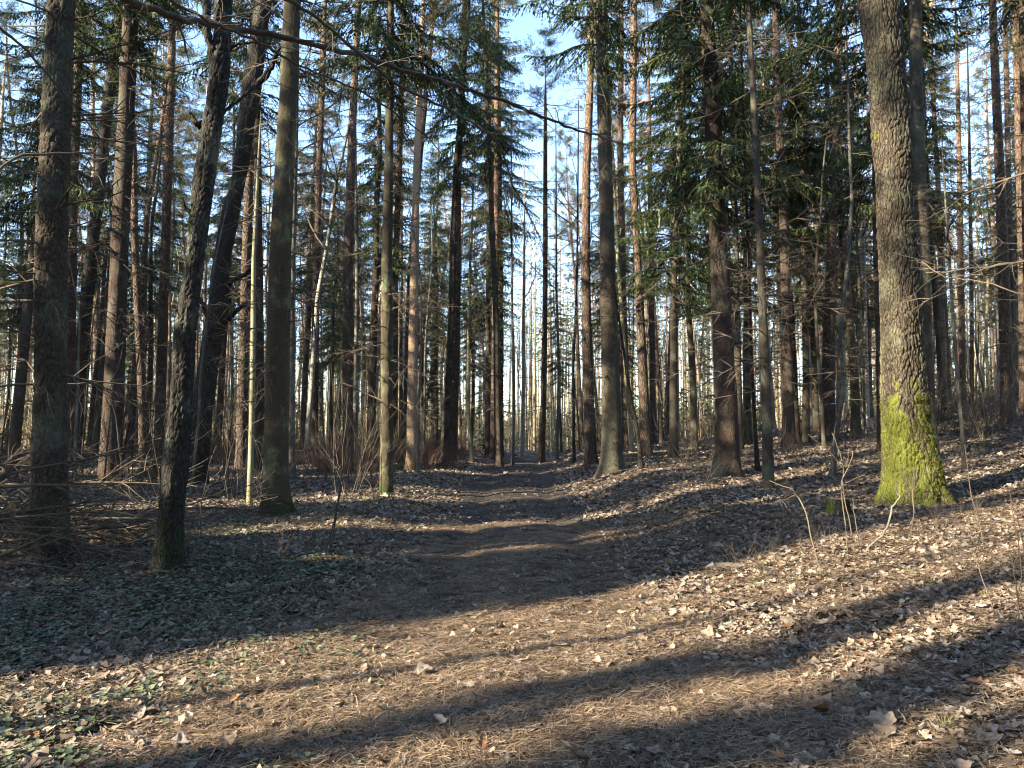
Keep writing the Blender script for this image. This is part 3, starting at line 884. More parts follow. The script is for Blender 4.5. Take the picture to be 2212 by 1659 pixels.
r7, P7, rr7, V7 = h('mossy_tree', 'crooked forked tree with a mossy foot and broken branch stubs, nearest trunk left of path', [(360, 1232, 60), (369, 1130, 50), (387, 890, 46), (398, 700, 45), (404, 672, 43), (420, 562, 42), (432, 456, 43), (447, 340, 42), (456, 273, 43), (466, 215, 42), (472, 165, 46), (479, 90, 38), (484, 0, 38)], M['mossy'], H=14, crown=None, twigs=None, sides=96, step=.018, flare=.34, roots=4, relief=(.013, 30, 12, 'cell'), lump=.07, taper_top=.05)
r8, P8, rr8, V8 = h('dark_tree', 'dark leaning tree with side branches directly behind the crooked mossy tree', [(421, 1046, 52), (434, 890, 44), (452, 780, 40), (470, 672, 42), (479, 562, 34), (497, 460, 38), (514, 400, 30), (530, 291, 34), (546, 182, 41), (555, 90, 36), (569, 0, 35)], M['dark'], H=17, crown=None, twigs=TWG_S[1], sides=48, step=.04, lump=.08, relief=(.012, 26, 5, 'furrow'))
h('pine_tree', 'brown pine trunk just right of the dark leaning tree', [(522, 985, 25), (528, 700, 22), (538, 400, 19), (548, 60, 16)], M['pine'], H=25, crown=PIN[2], twigs=TWG_P[2], d=26)
h('pine_tree', 'dark reddish trunk close behind the pale sunlit sapling', [(561, 990, 24), (560, 700, 19), (557, 330, 15), (556, 0, 12)], M['spruce_red'], H=24, crown=SPR['high'][2], twigs=TWG[2], d=25)
h('sapling', 'thin pale yellow sapling lit by the sun, left of the spruce with mossy roots', [(539, 1093, 13), (546, 820, 11), (548, 562, 9), (556, 400, 7), (560, 320, 5)], M['sapling'], H=8, crown=None, twigs=TWG_S[0], sides=12, step=.1, flare=.2, taper_top=.005, cat='sapling', tw_s=.5)
rS, PS, rrS, VS = h('spruce_tree', 'straight olive-barked spruce with green moss on its spreading roots, sunlit high up', [(598, 1112, 56), (596, 1010, 51), (601, 780, 48), (605, 562, 46), (613, 400, 42), (624, 182, 39), (631, 0, 37)], M['spruce_moss'], H=26, crown=SPR['high'][0], twigs=TWG[3], sides=90, step=.025, flare=.62, roots=5, relief=(.005, 42, 14, 'noise'), lump=.02, tw_s=.8)
h('birch_tree', 'slender birch half hidden behind the spruce with mossy roots', [(633, 1022, 14), (630, 900, 13), (632, 600, 11), (640, 300, 9)], M['grey'], H=17, crown=(BARE[0], TWG_S[0]), d=22, cat='tree')
h('pine_tree', 'pale slim pine with a sunlit left edge, first right of the mossy-rooted spruce', [(679, 960, 17), (683, 600, 15), (692, 300, 13), (701, 60, 12)], M['pine'], H=25, crown=PIN[3], twigs=TWG_P[0], d=34)
h('pine_tree', 'slightly bent pine with a sunlit golden flank, left of the slim dark verge spruce', [(753, 997, 25), (751, 800, 22), (752, 562, 22), (760, 300, 18), (767, 150, 15), (775, 0, 13)], M['pine'], H=25, crown=PIN[4], twigs=TWG_P[1], d=25, sides=24, step=.12)
h('bare_tree', 'thin grey leafless tree close behind the bent golden-flanked pine', [(766, 985, 10), (769, 800, 9), (772, 562, 8), (768, 400, 7)], M['grey'], H=14, crown=(BARE_S[0], TWG_S[1]), d=27, cat='tree')
h('spruce_tree', 'slim dark spruce at the left verge with a long golden patch of sun on it', [(834, 1066, 29), (836, 900, 27), (836, 562, 24), (840, 340, 19), (844, 0, 15)], M['spruce_moss'], H=22, crown=SPR['mid'][0], twigs=TWG[0], sides=48, step=.05, flare=.15, relief=SPR_REL, cs=.8, tw_s=.8)
h('pine_tree', 'straight grey-pink pine close behind the slim dark verge spruce', [(851, 970, 17), (854, 600, 14), (863, 330, 13), (872, 60, 11)], M['pine'], H=25, crown=PIN[0], twigs=TWG_P[2], d=32)
h('pine_tree', 'pinkish pine in the reddish brushwood, leaning gently right, left of path', [(879, 962, 21), (884, 700, 18), (891, 540, 16), (903, 380, 14), (916, 240, 12), (930, 100, 10)], M['pine'], H=24, crown=PIN[1], twigs=TWG_P[0], d=31)
h('pine_tree', 'brown and pink pine standing nearest the left side of the path bend', [(975, 999, 22), (984, 780, 18), (988, 562, 16), (990, 400, 14), (996, 240, 13), (1004, 0, 11)], M['pine'], H=25, crown=PIN[2], twigs=TWG_P[1], sides=24, step=.15)
h('bare_tree', 'very slim smooth tree with a curved foot beside the path bend', [(1021, 998, 9), (1014, 930, 8), (1011, 870, 8), (1012, 720, 7), (1014, 600, 6), (1020, 480, 5)], M['sapling'], H=15, crown=(BARE_S[1], TWG_S[0]), flare=.3, cat='tree')
h('pine_tree', 'dark slim trunk, left member of the close trio beyond the path bend', [(1053, 972, 11), (1055, 560, 10), (1058, 100, 8)], M['spruce_red'], H=24, crown=SPR['mid'][1], twigs=TWG[1], d=38)
h('pine_tree', 'grey-green pine, middle and thickest of the close trio beyond the path bend', [(1067, 975, 18), (1070, 700, 15), (1073, 400, 12), (1074, 60, 10)], M['pine'], H=25, crown=PIN[3], twigs=TWG_P[2], d=36)
h('pine_tree', 'dark thin trunk, right member of the close trio beyond the path bend', [(1083, 975, 10), (1083, 600, 9), (1078, 200, 7)], M['spruce_red'], H=22, crown=SPR['high'][2], twigs=TWG[2], d=39)
h('birch_tree', 'forked birch with blackened foot standing just left of where the path vanishes', [(1128, 985, 10), (1131, 800, 8), (1130, 680, 8), (1132, 600, 7)], M['birch'], H=15, crown=(BARE[1], TWG_S[1]), d=37, cat='tree')
h('pine_tree', 'dark slender pine standing where the path disappears', [(1169, 989, 15), (1176, 800, 12), (1178, 562, 11), (1178, 300, 9)], M['spruce_red'], H=19, crown=PIN[4], twigs=TWG[3], d=34, cs=.8)
# ---- right of the path
h('pine_tree', 'reddish pine on the right verge beside the big dark spruce', [(1277, 1004, 27), (1272, 860, 23), (1267, 700, 21), (1265, 562, 20), (1267, 365, 19), (1275, 182, 16), (1279, 0, 15)], M['pine'], H=25, crown=PIN[0], twigs=TWG_P[0], sides=36, step=.07, relief=(.008, 26, 5, 'furrow'))
rB, PB, rrB, VB = h('spruce_tree', 'big dark spruce with lichened foot and short stubs on the right verge of the path', [(1322, 1022, 50), (1321, 950, 44), (1319, 780, 39), (1312, 562, 34), (1308, 365, 31), (1303, 182, 28), (1296, 0, 27)], M['spruce'], H=26, crown=SPR['high'][1], twigs=TWG_S[1], sides=64, step=.04, flare=.5, roots=5, relief=(.014, 20, 8, 'cell'), lump=.03)
h('pine_tree', 'reddish slim pine just right behind the big dark verge spruce', [(1352, 978, 17), (1345, 600, 15), (1340, 300, 13), (1342, 60, 12)], M['pine'], H=26, crown=PIN[1], twigs=TWG_P[1], d=34)
h('pine_tree', 'pink-brown pine rising right of the twisting thin birch', [(1397, 988, 26), (1390, 850, 22), (1381, 640, 18), (1366, 365, 16), (1369, 100, 15), (1370, 0, 14)], M['pine'], H=26, crown=PIN[2], twigs=TWG_P[2], sides=28, step=.1)
h('birch_tree', 'thin twisting birch leaning left between the verge spruce and the pink-brown pine', [(1366, 985, 10), (1352, 800, 9), (1345, 700, 9), (1335, 562, 8), (1330, 450, 6)], M['sapling'], H=17, crown=(BARE[2], TWG_S[0]), d=30, cat='tree')
h('sapling', 'small bent dark stem at the foot of the pink-brown pine', [(1386, 1011, 10), (1378, 930, 8), (1360, 850, 7), (1348, 760, 6)], M['dark'], H=6.5, crown=(BARE_S[2], TWG_S[1]), cat='sapling', taper_top=.005)
h('pine_tree', 'grey pine trunk standing between the pink-brown pine and the low spruce boughs', [(1411, 965, 15), (1408, 700, 13), (1404, 400, 11)], M['pine'], H=24, crown=PIN[3], twigs=TWG_P[0], d=38)
h('spruce_tree', 'stout red-brown spruce wrapped in dark hanging green boughs', [(1571, 1028, 56), (1570, 880, 48), (1561, 740, 43), (1555, 562, 40), (1543, 365, 37), (1535, 182, 34), (1524, 0, 31)], M['spruce_red'], H=26, crown=SPR['mid'][1], twigs=TWG[1], sides=56, step=.05, flare=.5, roots=5, relief=(.009, 24, 5, 'furrow'), lump=.03)
h('spruce_tree', 'grey-green slim spruce behind the right side of the stout red-brown spruce', [(1597, 985, 17), (1594, 800, 15), (1590, 562, 13), (1580, 200, 11)], M['spruce'], H=22, crown=SPR['mid'][0], twigs=TWG[2], d=27, cs=.8)
h('sapling', 'thin bent greenish sapling between the red-brown spruce and the slim lichened spruce', [(1637, 1017, 10), (1629, 900, 9), (1622, 745, 8), (1618, 600, 7)], M['dark'], H=13, crown=None, twigs=TWG_S[0], cat='sapling', tw_s=.6)
h('spruce_tree', 'slim lichened spruce standing nearest the path among the right-hand spruces', [(1660, 1057, 24), (1657, 890, 21), (1650, 745, 19), (1643, 562, 17), (1636, 400, 15), (1626, 182, 13), (1616, 0, 10)], M['spruce'], H=19, crown=SPR['mid'][1], twigs=TWG[3], sides=44, step=.06, flare=.15, relief=SPR_REL, cs=.7, tw_s=.8)
h('pine_tree', 'red-brown pine right of the slim lichened spruce', [(1704, 956, 28), (1703, 870, 24), (1699, 745, 21), (1694, 500, 19), (1680, 200, 16), (1674, 0, 14)], M['spruce_red'], H=25, crown=PIN[4], twigs=TWG[0], d=26, sides=28, step=.1, relief=SPR_REL)
h('spruce_tree', 'narrow grey spruce midway between the red-brown pine and the broad grey pine', [(1741, 966, 17), (1741, 800, 14), (1737, 600, 13), (1730, 250, 11)], M['spruce'], H=23, crown=SPR['mid'][0], twigs=TWG[1], d=27, cs=.85)
h('pine_tree', 'broad grey pine trunk standing left of the curved sapling', [(1788, 952, 31), (1789, 860, 28), (1791, 700, 25), (1797, 500, 20), (1808, 280, 18), (1812, 0, 15)], M['pine'], H=26, crown=PIN[0], twigs=TWG_P[1], d=26, sides=32, step=.1, relief=(.010, 20, 4, 'furrow'))
h('sapling', 'curved leafless sapling rising from the leaves left of the big oak', [(1797, 1028, 12), (1806, 940, 11), (1818, 860, 11), (1822, 800, 10), (1814, 744, 9), (1820, 660, 9), (1832, 562, 8), (1840, 430, 7), (1834, 300, 6), (1832, 180, 4)], M['grey'], H=11.5, crown=None, twigs=TWG_S[1], sides=12, step=.08, cat='sapling', taper_top=.004, tw_s=.8)
h('bare_tree', 'pale sunlit slender trunk, left one of a pair behind the curved sapling', [(1860, 950, 9), (1858, 700, 8), (1855, 500, 7)], M['sapling'], H=17, crown=(BARE[0], TWG_S[0]), d=33, cat='tree')
h('bare_tree', 'pale sunlit slender trunk, right one of a pair behind the curved sapling', [(1874, 948, 12), (1868, 700, 10), (1862, 450, 9), (1850, 250, 8)], M['birch'], H=18, crown=(BARE[1], TWG_S[1]), d=31, cat='tree')
h('pine_tree', 'dark trunk almost touching the left side of the big mossy oak', [(1906, 980, 20), (1901, 760, 17), (1894, 562, 15), (1890, 300, 13)], M['spruce_red'], H=24, crown=SPR['mid'][1], twigs=TWG[2], sides=20, step=.2)
rO, PO, rrO, VO = h('oak_tree', 'big oak with deeply furrowed bark and bright sunlit green moss on its foot', [(1972, 1086, 112), (1969, 1010, 110), (1962, 960, 101), (1954, 890, 92), (1948, 740, 86), (1943, 562, 80), (1936, 500, 76), (1929, 365, 75), (1917, 182, 76), (1909, 91, 79), (1899, 0, 88), (1892, -60, 92)], M['oak'], H=7.7, crown=None, d=None, sides=260, step=.011, flare=.48, roots=5, relief=OAK_REL, lump=.02, taper_top=.5)
h('spruce_tree', 'tall grey scaly spruce standing close behind the right side of the oak', [(2008, 962, 34), (2000, 800, 30), (1994, 562, 27), (1985, 365, 27), (1979, 182, 27), (1976, 0, 26)], M['spruce'], H=26, crown=SPR['high'][0], twigs=TWG_S[0], d=17.5, sides=48, step=.06, relief=(.006, 36, 12, 'noise'))
h('sapling', 'thin crooked grey sapling on the leafy bank right of the oak', [(2084, 1015, 9), (2076, 900, 8), (2066, 800, 8), (2060, 700, 7), (2050, 560, 6)], M['grey'], H=7, crown=(BARE_S[0], TWG_S[0]), cat='sapling', taper_top=.004)
h('pine_tree', 'stout pinkish pine on top of the bank, second trunk from the right edge', [(2177, 908, 29), (2173, 760, 25), (2168, 600, 22), (2159, 365, 19), (2151, 182, 17), (2143, 0, 15)], M['pine'], H=26, crown=PIN[2], twigs=TWG_P[0], d=24, sides=36, step=.07, relief=(.008, 26, 5, 'furrow'))
h('pine_tree', 'slender trunk touching the right side of the stout pinkish pine on the bank', [(2189, 905, 13), (2184, 600, 12), (2172, 100, 10)], M['pine'], H=25, crown=PIN[3], twigs=TWG_P[1], d=32)
h('pine_tree', 'orange-barked pine behind the dark trunk at the right edge', [(2214, 900, 18), (2206, 500, 16), (2195, 100, 14)], M['pine'], H=26, crown=PIN[4], twigs=TWG_P[2], d=29)
h('spruce_tree', 'dark rough trunk cut by the right edge of the view', [(2232, 935, 30), (2224, 500, 28), (2214, 0, 24)], M['spruce_red'], H=26, crown=SPR['high'][1], twigs=TWG[3], d=19)
h('pine_tree', 'sunlit pale pine in the gap between the oak and the bank-top pine', [(2082, 912, 13), (2076, 600, 12), (2071, 300, 10)], M['pine'], H=24, crown=PIN[0], twigs=TWG_P[1], d=38)
h('bare_tree', 'dark thin leafless trunk with upswept branches in the gap right of the oak', [(2101, 912, 9), (2098, 600, 8), (2094, 330, 6)], M['dark'], H=19, crown=(BARE[2], TWG_S[1]), d=36, cat='tree')
h('bare_tree', 'fine-twigged leafless tree veiling the sky gap left of the dark slender pine', [(1108, 985, 7), (1110, 800, 6), (1106, 650, 5)], M['grey'], H=15, crown=(BARE[2], TWG_S[0]), d=31, cat='tree')
h('bare_tree', 'fine-twigged leafless tree veiling the sky gap just right of the dark slender pine', [(1203, 984, 7), (1207, 800, 6), (1202, 620, 5)], M['grey'], H=17, crown=(BARE[0], TWG_S[1]), d=35, cat='tree')
h('bare_tree', 'fine-twigged leafless tree just left of the reddish verge pine', [(1240, 990, 7), (1238, 800, 6), (1246, 620, 5)], M['dark'], H=15, crown=(BARE[1], TWG_S[0]), d=30, cat='tree')
print("heroes done %.1f" % (time.time()-T0))
for n_, (a, b, c, l) in enumerate(HERO): print("HERO %2d x %.1f y %.1f d %.2f u %.1f %s" % (n_, a, b, c*2, -.609*a+.793*b, l[:40]))

# limbs of the crooked tree and of the dark tree, as parts
def limb(root, P, px, Yd, mat, name="branch", sides=10, sub=0, base=None, label=None, dz=0):
    """a branch drawn through picture points at depths Yd, parented to its tree"""
    b = np.array(root.location)
    n = len(px); Y_ = np.linspace(Yd[0], Yd[1], n) if np.ndim(Yd) else np.full(n, Yd)
    pts = np.array([at_depth(x, y, Y_[k]) for k, (x, y, w) in enumerate(px)]) - b
    rad = np.array([w/1609.0*Y_[k]/2 for k, (x, y, w) in enumerate(px)])
    s = np.linspace(0, n-1, (n-1)*5+1)
    C = np.stack([np.interp(s, np.arange(n), pts[:, k]) for k in range(3)], -1)
    ker = np.array([.25, .5, .25])
    for _ in range(4):
        C[1:-1] = (C[:-2] + 2*C[1:-1] + C[2:])/4
    C[1:-1] += R.normal(0, .004, C[1:-1].shape)*(1 + Y_.mean()/10)
    rd = np.interp(s, np.arange(n), rad)*(1 + R.normal(0, .05, len(s)))
    tb = Tubes(); tb.add(C, rd, sides)
    o = obj(name, tb.mesh(name, mat), root)
    if label: o['label'] = label
    if sub:
        t2 = Tubes()
        for k in range(sub):
            i = R.randint(2, len(C)-1); d_ = C[i]-C[i-1]; d_ /= np.linalg.norm(d_)
            w_ = rnd_unit(1)[0]; w_[2] = w_[2]*.8 + .1
            L_ = R.uniform(.25, 1.0)*(.4+.06*Y_.mean())
            S_ = curve_pts(C[i], d_*.8 + w_, L_, 5, (0, 0, -.1), .13)
            t2.add(S_, np.linspace(min(rd[i]*.45, .012), .002, 6), 4)
            for q in range(3):
                j = R.randint(1, 5); e = S_[j]-S_[j-1]; e = e/np.linalg.norm(e) + rnd_unit(1)[0]*.8
                t2.add(curve_pts(S_[j], e, L_*R.uniform(.2, .5), 3, None, .15), np.linspace(.005, .0015, 4), 3)
        ob = obj("side_twigs", t2.mesh("side_twigs", mat, False), o, kind='stuff')
    return o
y7 = float(r7.location[1]); y8 = float(r8.location[1])
limb(r7, P7, [(468, 150, 26), (456, 105, 20), (446, 60, 17), (447, -60, 16), (440, -200, 13)], (y7, y7-.3), M['mossy'], sides=20, label='thinner black left fork')
limb(r7, P7, [(446, 262, 16), (430, 274, 12), (420, 262, 12), (412, 243, 9)], (y7, y7-.1), M['dark'], label='short broken stub')
limb(r7, P7, [(464, 268, 12), (478, 250, 8), (505, 226, 6), (531, 208, 5), (560, 176, 4), (590, 140, 3)], (y7, y7+.4), M['dark'], sub=5)
limb(r7, P7, [(402, 690, 14), (388, 680, 11), (380, 668, 7)], (y7, y7-.1), M['mossy'], label='snapped stub beside the dark knot')
limb(r7, P7, [(430, 470, 12), (412, 462, 9), (398, 446, 6), (394, 425, 4)], (y7, y7-.15), M['dark'])
limb(r7, P7, [(470, 168, 12), (500, 100, 7), (520, 94, 5), (545, 90, 4), (585, 96, 3)], (y7, y7+.5), M['dark'], sub=4)
limb(r8, P8, [(527, 210, 18), (545, 190, 17), (572, 168, 14), (590, 140, 11), (600, 108, 8), (615, 92, 6)], (y8, y8-.8), M['dark'], sub=3, sides=12)
limb(r8, P8, [(474, 720, 14), (486, 696, 12), (505, 676, 11), (525, 660, 8), (560, 640, 4)], (y8, y8-.6), M['dark'], sub=2)
limb(r8, P8, [(488, 622, 12), (502, 606, 11), (530, 592, 9), (546, 578, 6)], (y8, y8-.5), M['dark'])
limb(r8, P8, [(452, 686, 14), (440, 660, 9), (428, 640, 6)], (y8, y8-.3), M['dark'])
# oak: two great limbs that start just above the view, then carry the bare crown
yo = float(rO.location[1])
limb(rO, PO, [(1885, -30, 70), (1850, -150, 52), (1800, -330, 42), (1770, -620, 30), (1760, -1000, 14)], (yo, yo-1.2), M['oak'], name="limb", sides=24, sub=10)
limb(rO, PO, [(1912, -30, 72), (1935, -150, 56), (1990, -330, 46), (2020, -650, 30), (2050, -1050, 12)], (yo, yo+1.0), M['oak'], name="limb", sides=24, sub=10)
# moss fur on oak foot, on the crooked tree and on the spruce roots
def moss_fur(root, V, n, zmax, mat, L_=.028, w=.0045, thr=lambda z, q: True, name="moss"):
    nr, ns = V.shape[:2]
    zrow = V[:, 0, 2]
    rows = np.where(zrow < zmax)[0]; rows = rows[rows < nr-2]
    i = R.choice(rows[1:], n); j = R.randint(0, ns, n)
    p = V[i, j]; c = V[i].mean(1)
    nrm = p - c; nrm[:, 2] = 0; nrm /= np.linalg.norm(nrm, axis=1)[:, None]
    q = fbm(p[:, 0]*4.2+3, p[:, 1]*4.2, p[:, 2]*1.9, 3)
    k = thr(p[:, 2], q, nrm); p, nrm = p[k], nrm[k]; n = len(p)
    d_ = nrm*.8 + np.array([0, 0, -.55]) + R.normal(0, .35, (n, 3)); d_ /= np.linalg.norm(d_, axis=1)[:, None]
    sd = np.cross(d_, nrm); sd /= np.linalg.norm(sd, axis=1)[:, None] + 1e-6
    ln = L_*R.uniform(.5, 1.2, n)[:, None]; p = p - nrm*.004
    Vn = np.stack([p - sd*w, p + sd*w, p + d_*ln], 1).reshape(-1, 3)
    T_ = np.arange(n*3).reshape(-1, 3)
    return obj(name, mesh_np(name, Vn, T_, None, mat, False), root, kind='stuff')
moss_fur(rO, VO, 90000, 2.9, M['moss'], thr=lambda z, q, n_: q > -0.55 + 2.2*sstep(1.15, 2.8, z) - .25*(n_[:, 0] > .3) )
moss_fur(r7, V7, 26000, 4.5, M['moss_dark'], .020, .003, thr=lambda z, q, n_: q > -.15 + 1.0*sstep(.1, .9, z) - .45*(n_[:, 0] < 0))
moss_fur(rS, VS, 16000, .6, M['moss_dark'], .022, .004, thr=lambda z, q, n_: q > -.7 + 2.0*sstep(.15, .5, z))

# ------------------------------------------------------------------ forest behind: copies of prototype trees
PH = {}
def proto(kind, P=None, H=25, r=.16, mat=None, crown=None, twigs=None, fl=.55, wob=.2, cs=1.0):
    z = np.linspace(0, 1, 9)
    C = np.stack([np.cumsum(R.normal(0, wob, 9))*z, np.cumsum(R.normal(0, wob, 9))*z, z*H - .12], -1); C[0, :2] = 0
    rad = r*(1-z)**.75 + .02
    root = thing(kind, "x", "tree"); PH[root.name] = H
    me, V, Rr = trunk_mesh(C, rad, mat, 14, .35, fl, 4, None, .03, seed=R.uniform(0, 50))
    obj("trunk", me, root)
    if crown is not None:
        c = obj("crown", crown[0], root, kind='stuff'); c.scale = (cs, cs, H/26.0); attach(c, C, H*.7)
        obj("limb_spray", crown[1], c, kind='stuff')
    if twigs is not None:
        t = obj("dead_twigs", twigs, root, kind='stuff'); attach(t, C, 6)
    return root
def copy_tree(o, parent=None):
    c = o.copy(); COL.objects.link(c)
    if parent is not None: c.parent = parent
    for ch in list(o.children): copy_tree(ch, c)
    return c
kinds = []
for k in range(6): kinds.append(('pine_tree', proto('pine_tree', H=R.uniform(23, 27), r=(.09, .12, .16, .11, .20, .13)[k], mat=(M['pine_sunlit'], M['pine'])[k % 3 == 2], crown=PIN[k % 5], twigs=TWG_P[k % 3])))
for k in range(2): kinds.append(('spruce_low', proto('spruce_tree', H=R.uniform(17, 22), r=.13, mat=M['spruce'], crown=SPR['low'][k], twigs=None, cs=.85)))
for k in range(2): kinds.append(('spruce_thick', proto('spruce_tree', H=(20, 22)[k], r=.13, mat=M['spruce'], crown=SPR['thick'][k], twigs=None, cs=.85)))
for k in range(3): kinds.append(('spruce_mid', proto('spruce_tree', H=R.uniform(20, 25), r=.15, mat=(M['spruce'], M['spruce_red'])[k % 2], crown=SPR['mid'][k % 2], twigs=TWG[k], cs=.85)))
for k in range(3): kinds.append(('spruce_high', proto('spruce_tree', H=R.uniform(22, 26), r=.15, mat=(M['spruce'], M['spruce_red'])[k % 2], crown=SPR['high'][k], twigs=TWG[k+1], cs=.8)))
for k in range(3): kinds.append(('bare', proto('bare_tree', H=R.uniform(13, 18), r=.07, mat=(M['far_sunlit'], M['birch'], M['sapling'])[k], crown=(BARE[k], TWG_S[k % 2]))))
for k in range(3): kinds.append(('slim', proto('bare_tree', H=R.uniform(8, 13), r=.04, mat=(M['grey'], M['dark'], M['spruce'])[k], crown=(BARE_S[k], TWG_S[k % 2]), wob=.16)))
used = {}
occupied = [(a, b) for a, b, c, l in HERO]
def plant(kind_key, x, y, s=1.0, label=None, group=None, z=None, lean=.024):
    cands = [k for k, (kk, o) in enumerate(kinds) if kk == kind_key]
    i = cands[R.randint(len(cands))]
    src = kinds[i][1]
    o = src if i not in used else copy_tree(src)
    used[i] = used.get(i, 0) + 1
    if s < 0: s = -s/PH[src.name]            # negative: the wanted height in metres
    o.location = (x, y, float(ground(x, y, False)) if z is None else z)
    o.rotation_euler = (R.normal(0, lean), R.normal(0, lean), R.uniform(0, 6.28))
    o.scale = (s*R.uniform(.85, 1.15),)*2 + (s,)
    o['label'] = label; o['category'] = 'tree'
    if group: o['group'] = group
    occupied.append((x, y))
    return o

R = np.random.RandomState(77)
# green spruces whose low boughs show in the photograph
hand = [(1455, 25, 'spruce_low', 'dark green spruce with hanging boughs left of the stout red-brown spruce'),
        (1500, 31, 'spruce_low', 'dark green spruce in the gap between the pink-brown pine and the stout red-brown spruce'),
        (1615, 29, 'spruce_low', 'dense green spruce behind the slim lichened spruce'),
        (1720, 27, 'spruce_mid', 'green spruce whose boughs hang over the red-brown pine'),
        (1765, 33, 'spruce_low', 'bushy dark spruce filling the gap left of the broad grey pine'),
        (1850, 26, 'spruce_mid', 'dark green spruce whose boughs meet the left side of the oak'),
        (1880, 38, 'spruce_low', 'green spruce far behind the pair of pale slender trunks'),
        (2040, 29, 'spruce_mid', 'green spruce with feathery boughs just right of the oak'),
        (915, 40, 'spruce_low', 'dark spruce left of the brown and pink pine at the path bend'),
        (1018, 43, 'spruce_mid', 'dark spruce rising over the reddish brushwood at the path bend'),
        (1045, 52, 'spruce_low', 'sunlit green spruce behind the close trio beyond the path bend'),
        (1212, 44, 'spruce_low', 'spruce with long hanging boughs right of where the path disappears'),
        (28, 21, 'spruce_mid', 'dark green spruce filling the upper left corner'),
        (75, 33, 'spruce_low', 'green spruce behind the brush pile'),
        (205, 30, 'spruce_mid', 'green spruce behind the leaning dark-barked tree'),
        (320, 36, 'spruce_low', 'green spruce behind the straight pinkish pine on the left'),
        (470, 34, 'spruce_mid', 'spruce behind the dark leaning tree'),
        (655, 38, 'spruce_mid', 'spruce standing behind the mossy-rooted spruce'),
        (715, 44, 'spruce_low', 'green spruce between the pale slim pine and the bent golden-flanked pine'),
        (800, 30, 'spruce_mid', 'spruce whose dark boughs hang left of the slim verge spruce'),
        (1078, 31, 'spruce_high', 'tall spruce whose dark top boughs frame the left side of the sky gap'),
        (960, 29, 'spruce_high', 'tall spruce with its dark crown above the brown and pink pine')]
for (px_, Yd, kk, lab) in hand:
    p = at_depth(px_, 960, Yd)
    plant(kk, p[0], Yd, .62 if px_ == 1212 else .58 if px_ in (1045, 1018, 915) else R.uniform(.9, 1.05), lab)

def free(x, y, dmin):
    return all((a-x)**2 + (b-y)**2 > dmin*dmin for a, b in occupied)
DARK_U = [(15.2, 16.3), (4.2, 5.9)]
def zone(x, y):
    s = 'left of the path' if x < path_c(y) else 'right of the path'
    return s
n_p = n_s = n_b = 0
zones = {}
tries = 0
while tries < 9000:
    tries += 1
    y = math.sqrt(R.uniform(23.0**2, 92.0**2))
    hw = .72*y + 7
    x = R.uniform(-hw, hw)
    pc = float(path_c(min(y, 60)))
    if y < 60 and abs(x - pc) < 2.8: continue
    dens_min = 2.1 if y < 45 else 2.5
    a_ = x/y
    if -.03 < a_ < .10 and R.uniform() < .85: continue     # the sky gap over the path
    if not free(x, y, dens_min): continue
    near = y < 42
    q = R.uniform()
    side = 'left of the path' if x < pc else 'right of the path'
    if q < .64:
        if n_p >= 235: continue
        n_p += 1
        g = ('straight pines in the nearer wood ' if near else 'slim sunlit pines far back in the wood ') + side
        lab = ('tall straight pine of the middle distance, ' if near else 'slim sunlit pine far back in the wood, ') + side
        plant('pine_tree', x, y, R.uniform(.82, 1.08), lab, g)
    elif q < .78 and not (-.05 < a_ < .12):
        if n_s >= 52: continue
        n_s += 1
        kk = ('spruce_low', 'spruce_mid', 'spruce_high')[R.choice(3, p=[.22, .4, .38])]
        g = ('dark spruces in the nearer wood ' if near else 'green spruces far back in the wood ') + side
        lab = ('dark spruce of the middle distance, ' if near else 'green spruce far back in the wood, ') + side
        plant(kk, x, y, R.uniform(.75, 1.05), lab, g)
    else:
        if n_b >= 150: continue
        n_b += 1
        kk = 'bare' if R.uniform() < .45 else 'slim'
        g = ('thin bare trees in the nearer wood ' if near else 'thin bare trees far back in the wood ') + side
        lab = ('thin leafless tree of the middle distance, ' if near else 'thin leafless tree far back in the wood, ') + side
        plant(kk, x, y, R.uniform(.8, 1.15), lab, g)
    if n_p + n_s + n_b > 480: break
print("forest", n_p, n_s, n_b, "%.1f" % (time.time()-T0))

# every tree and bush of the wood is named by the measured tree it stands beside and its turn in that gap
import re
def short(l):
    m_ = re.match(r'((?:[\w-]+ ){0,2}?(?:spruce|pine|birch|sapling|oak|tree|trunk|stem))\b', l); return m_.group(1) if m_ else None
ANCH = sorted((a/b, short(l)) for a, b, c, l in HERO if short(l) and b < 36 and c > .10)
ORD = ['nearest', 'second', 'third', 'fourth', 'fifth', 'sixth', 'seventh', 'eighth', 'ninth', 'tenth', 'eleventh', 'twelfth', 'thirteenth', 'fourteenth', 'fifteenth', 'sixteenth', 'seventeenth', 'eighteenth', 'nineteenth', 'twentieth']
def anchor(items, word):
    gaps = {}
    for o in items:
        q = o.location.x/o.location.y
        k_ = max([i for i, (r_, n_) in enumerate(ANCH) if r_ <= q], default=-1)
        gaps.setdefault(k_, []).append(o)
    for k_, L_ in gaps.items():
        L_.sort(key=lambda o: o.location.y)
        for i, o in enumerate(L_):
            side = ('left of the ' + ANCH[0][1]) if k_ < 0 else ('right of the ' + ANCH[k_][1])
            o['label'] = ('%s, %s back in the gap %s' % (word, ORD[min(i, 19)], side))
for key, word in (('pine', 'tall straight pine'), ('spruces', 'green-crowned spruce'), ('bare', 'thin leafless tree')):
    anchor([o for o in COL.objects if o.parent is None and o.get('group') and key in o['group'] and 'wood' in o['group']], word)

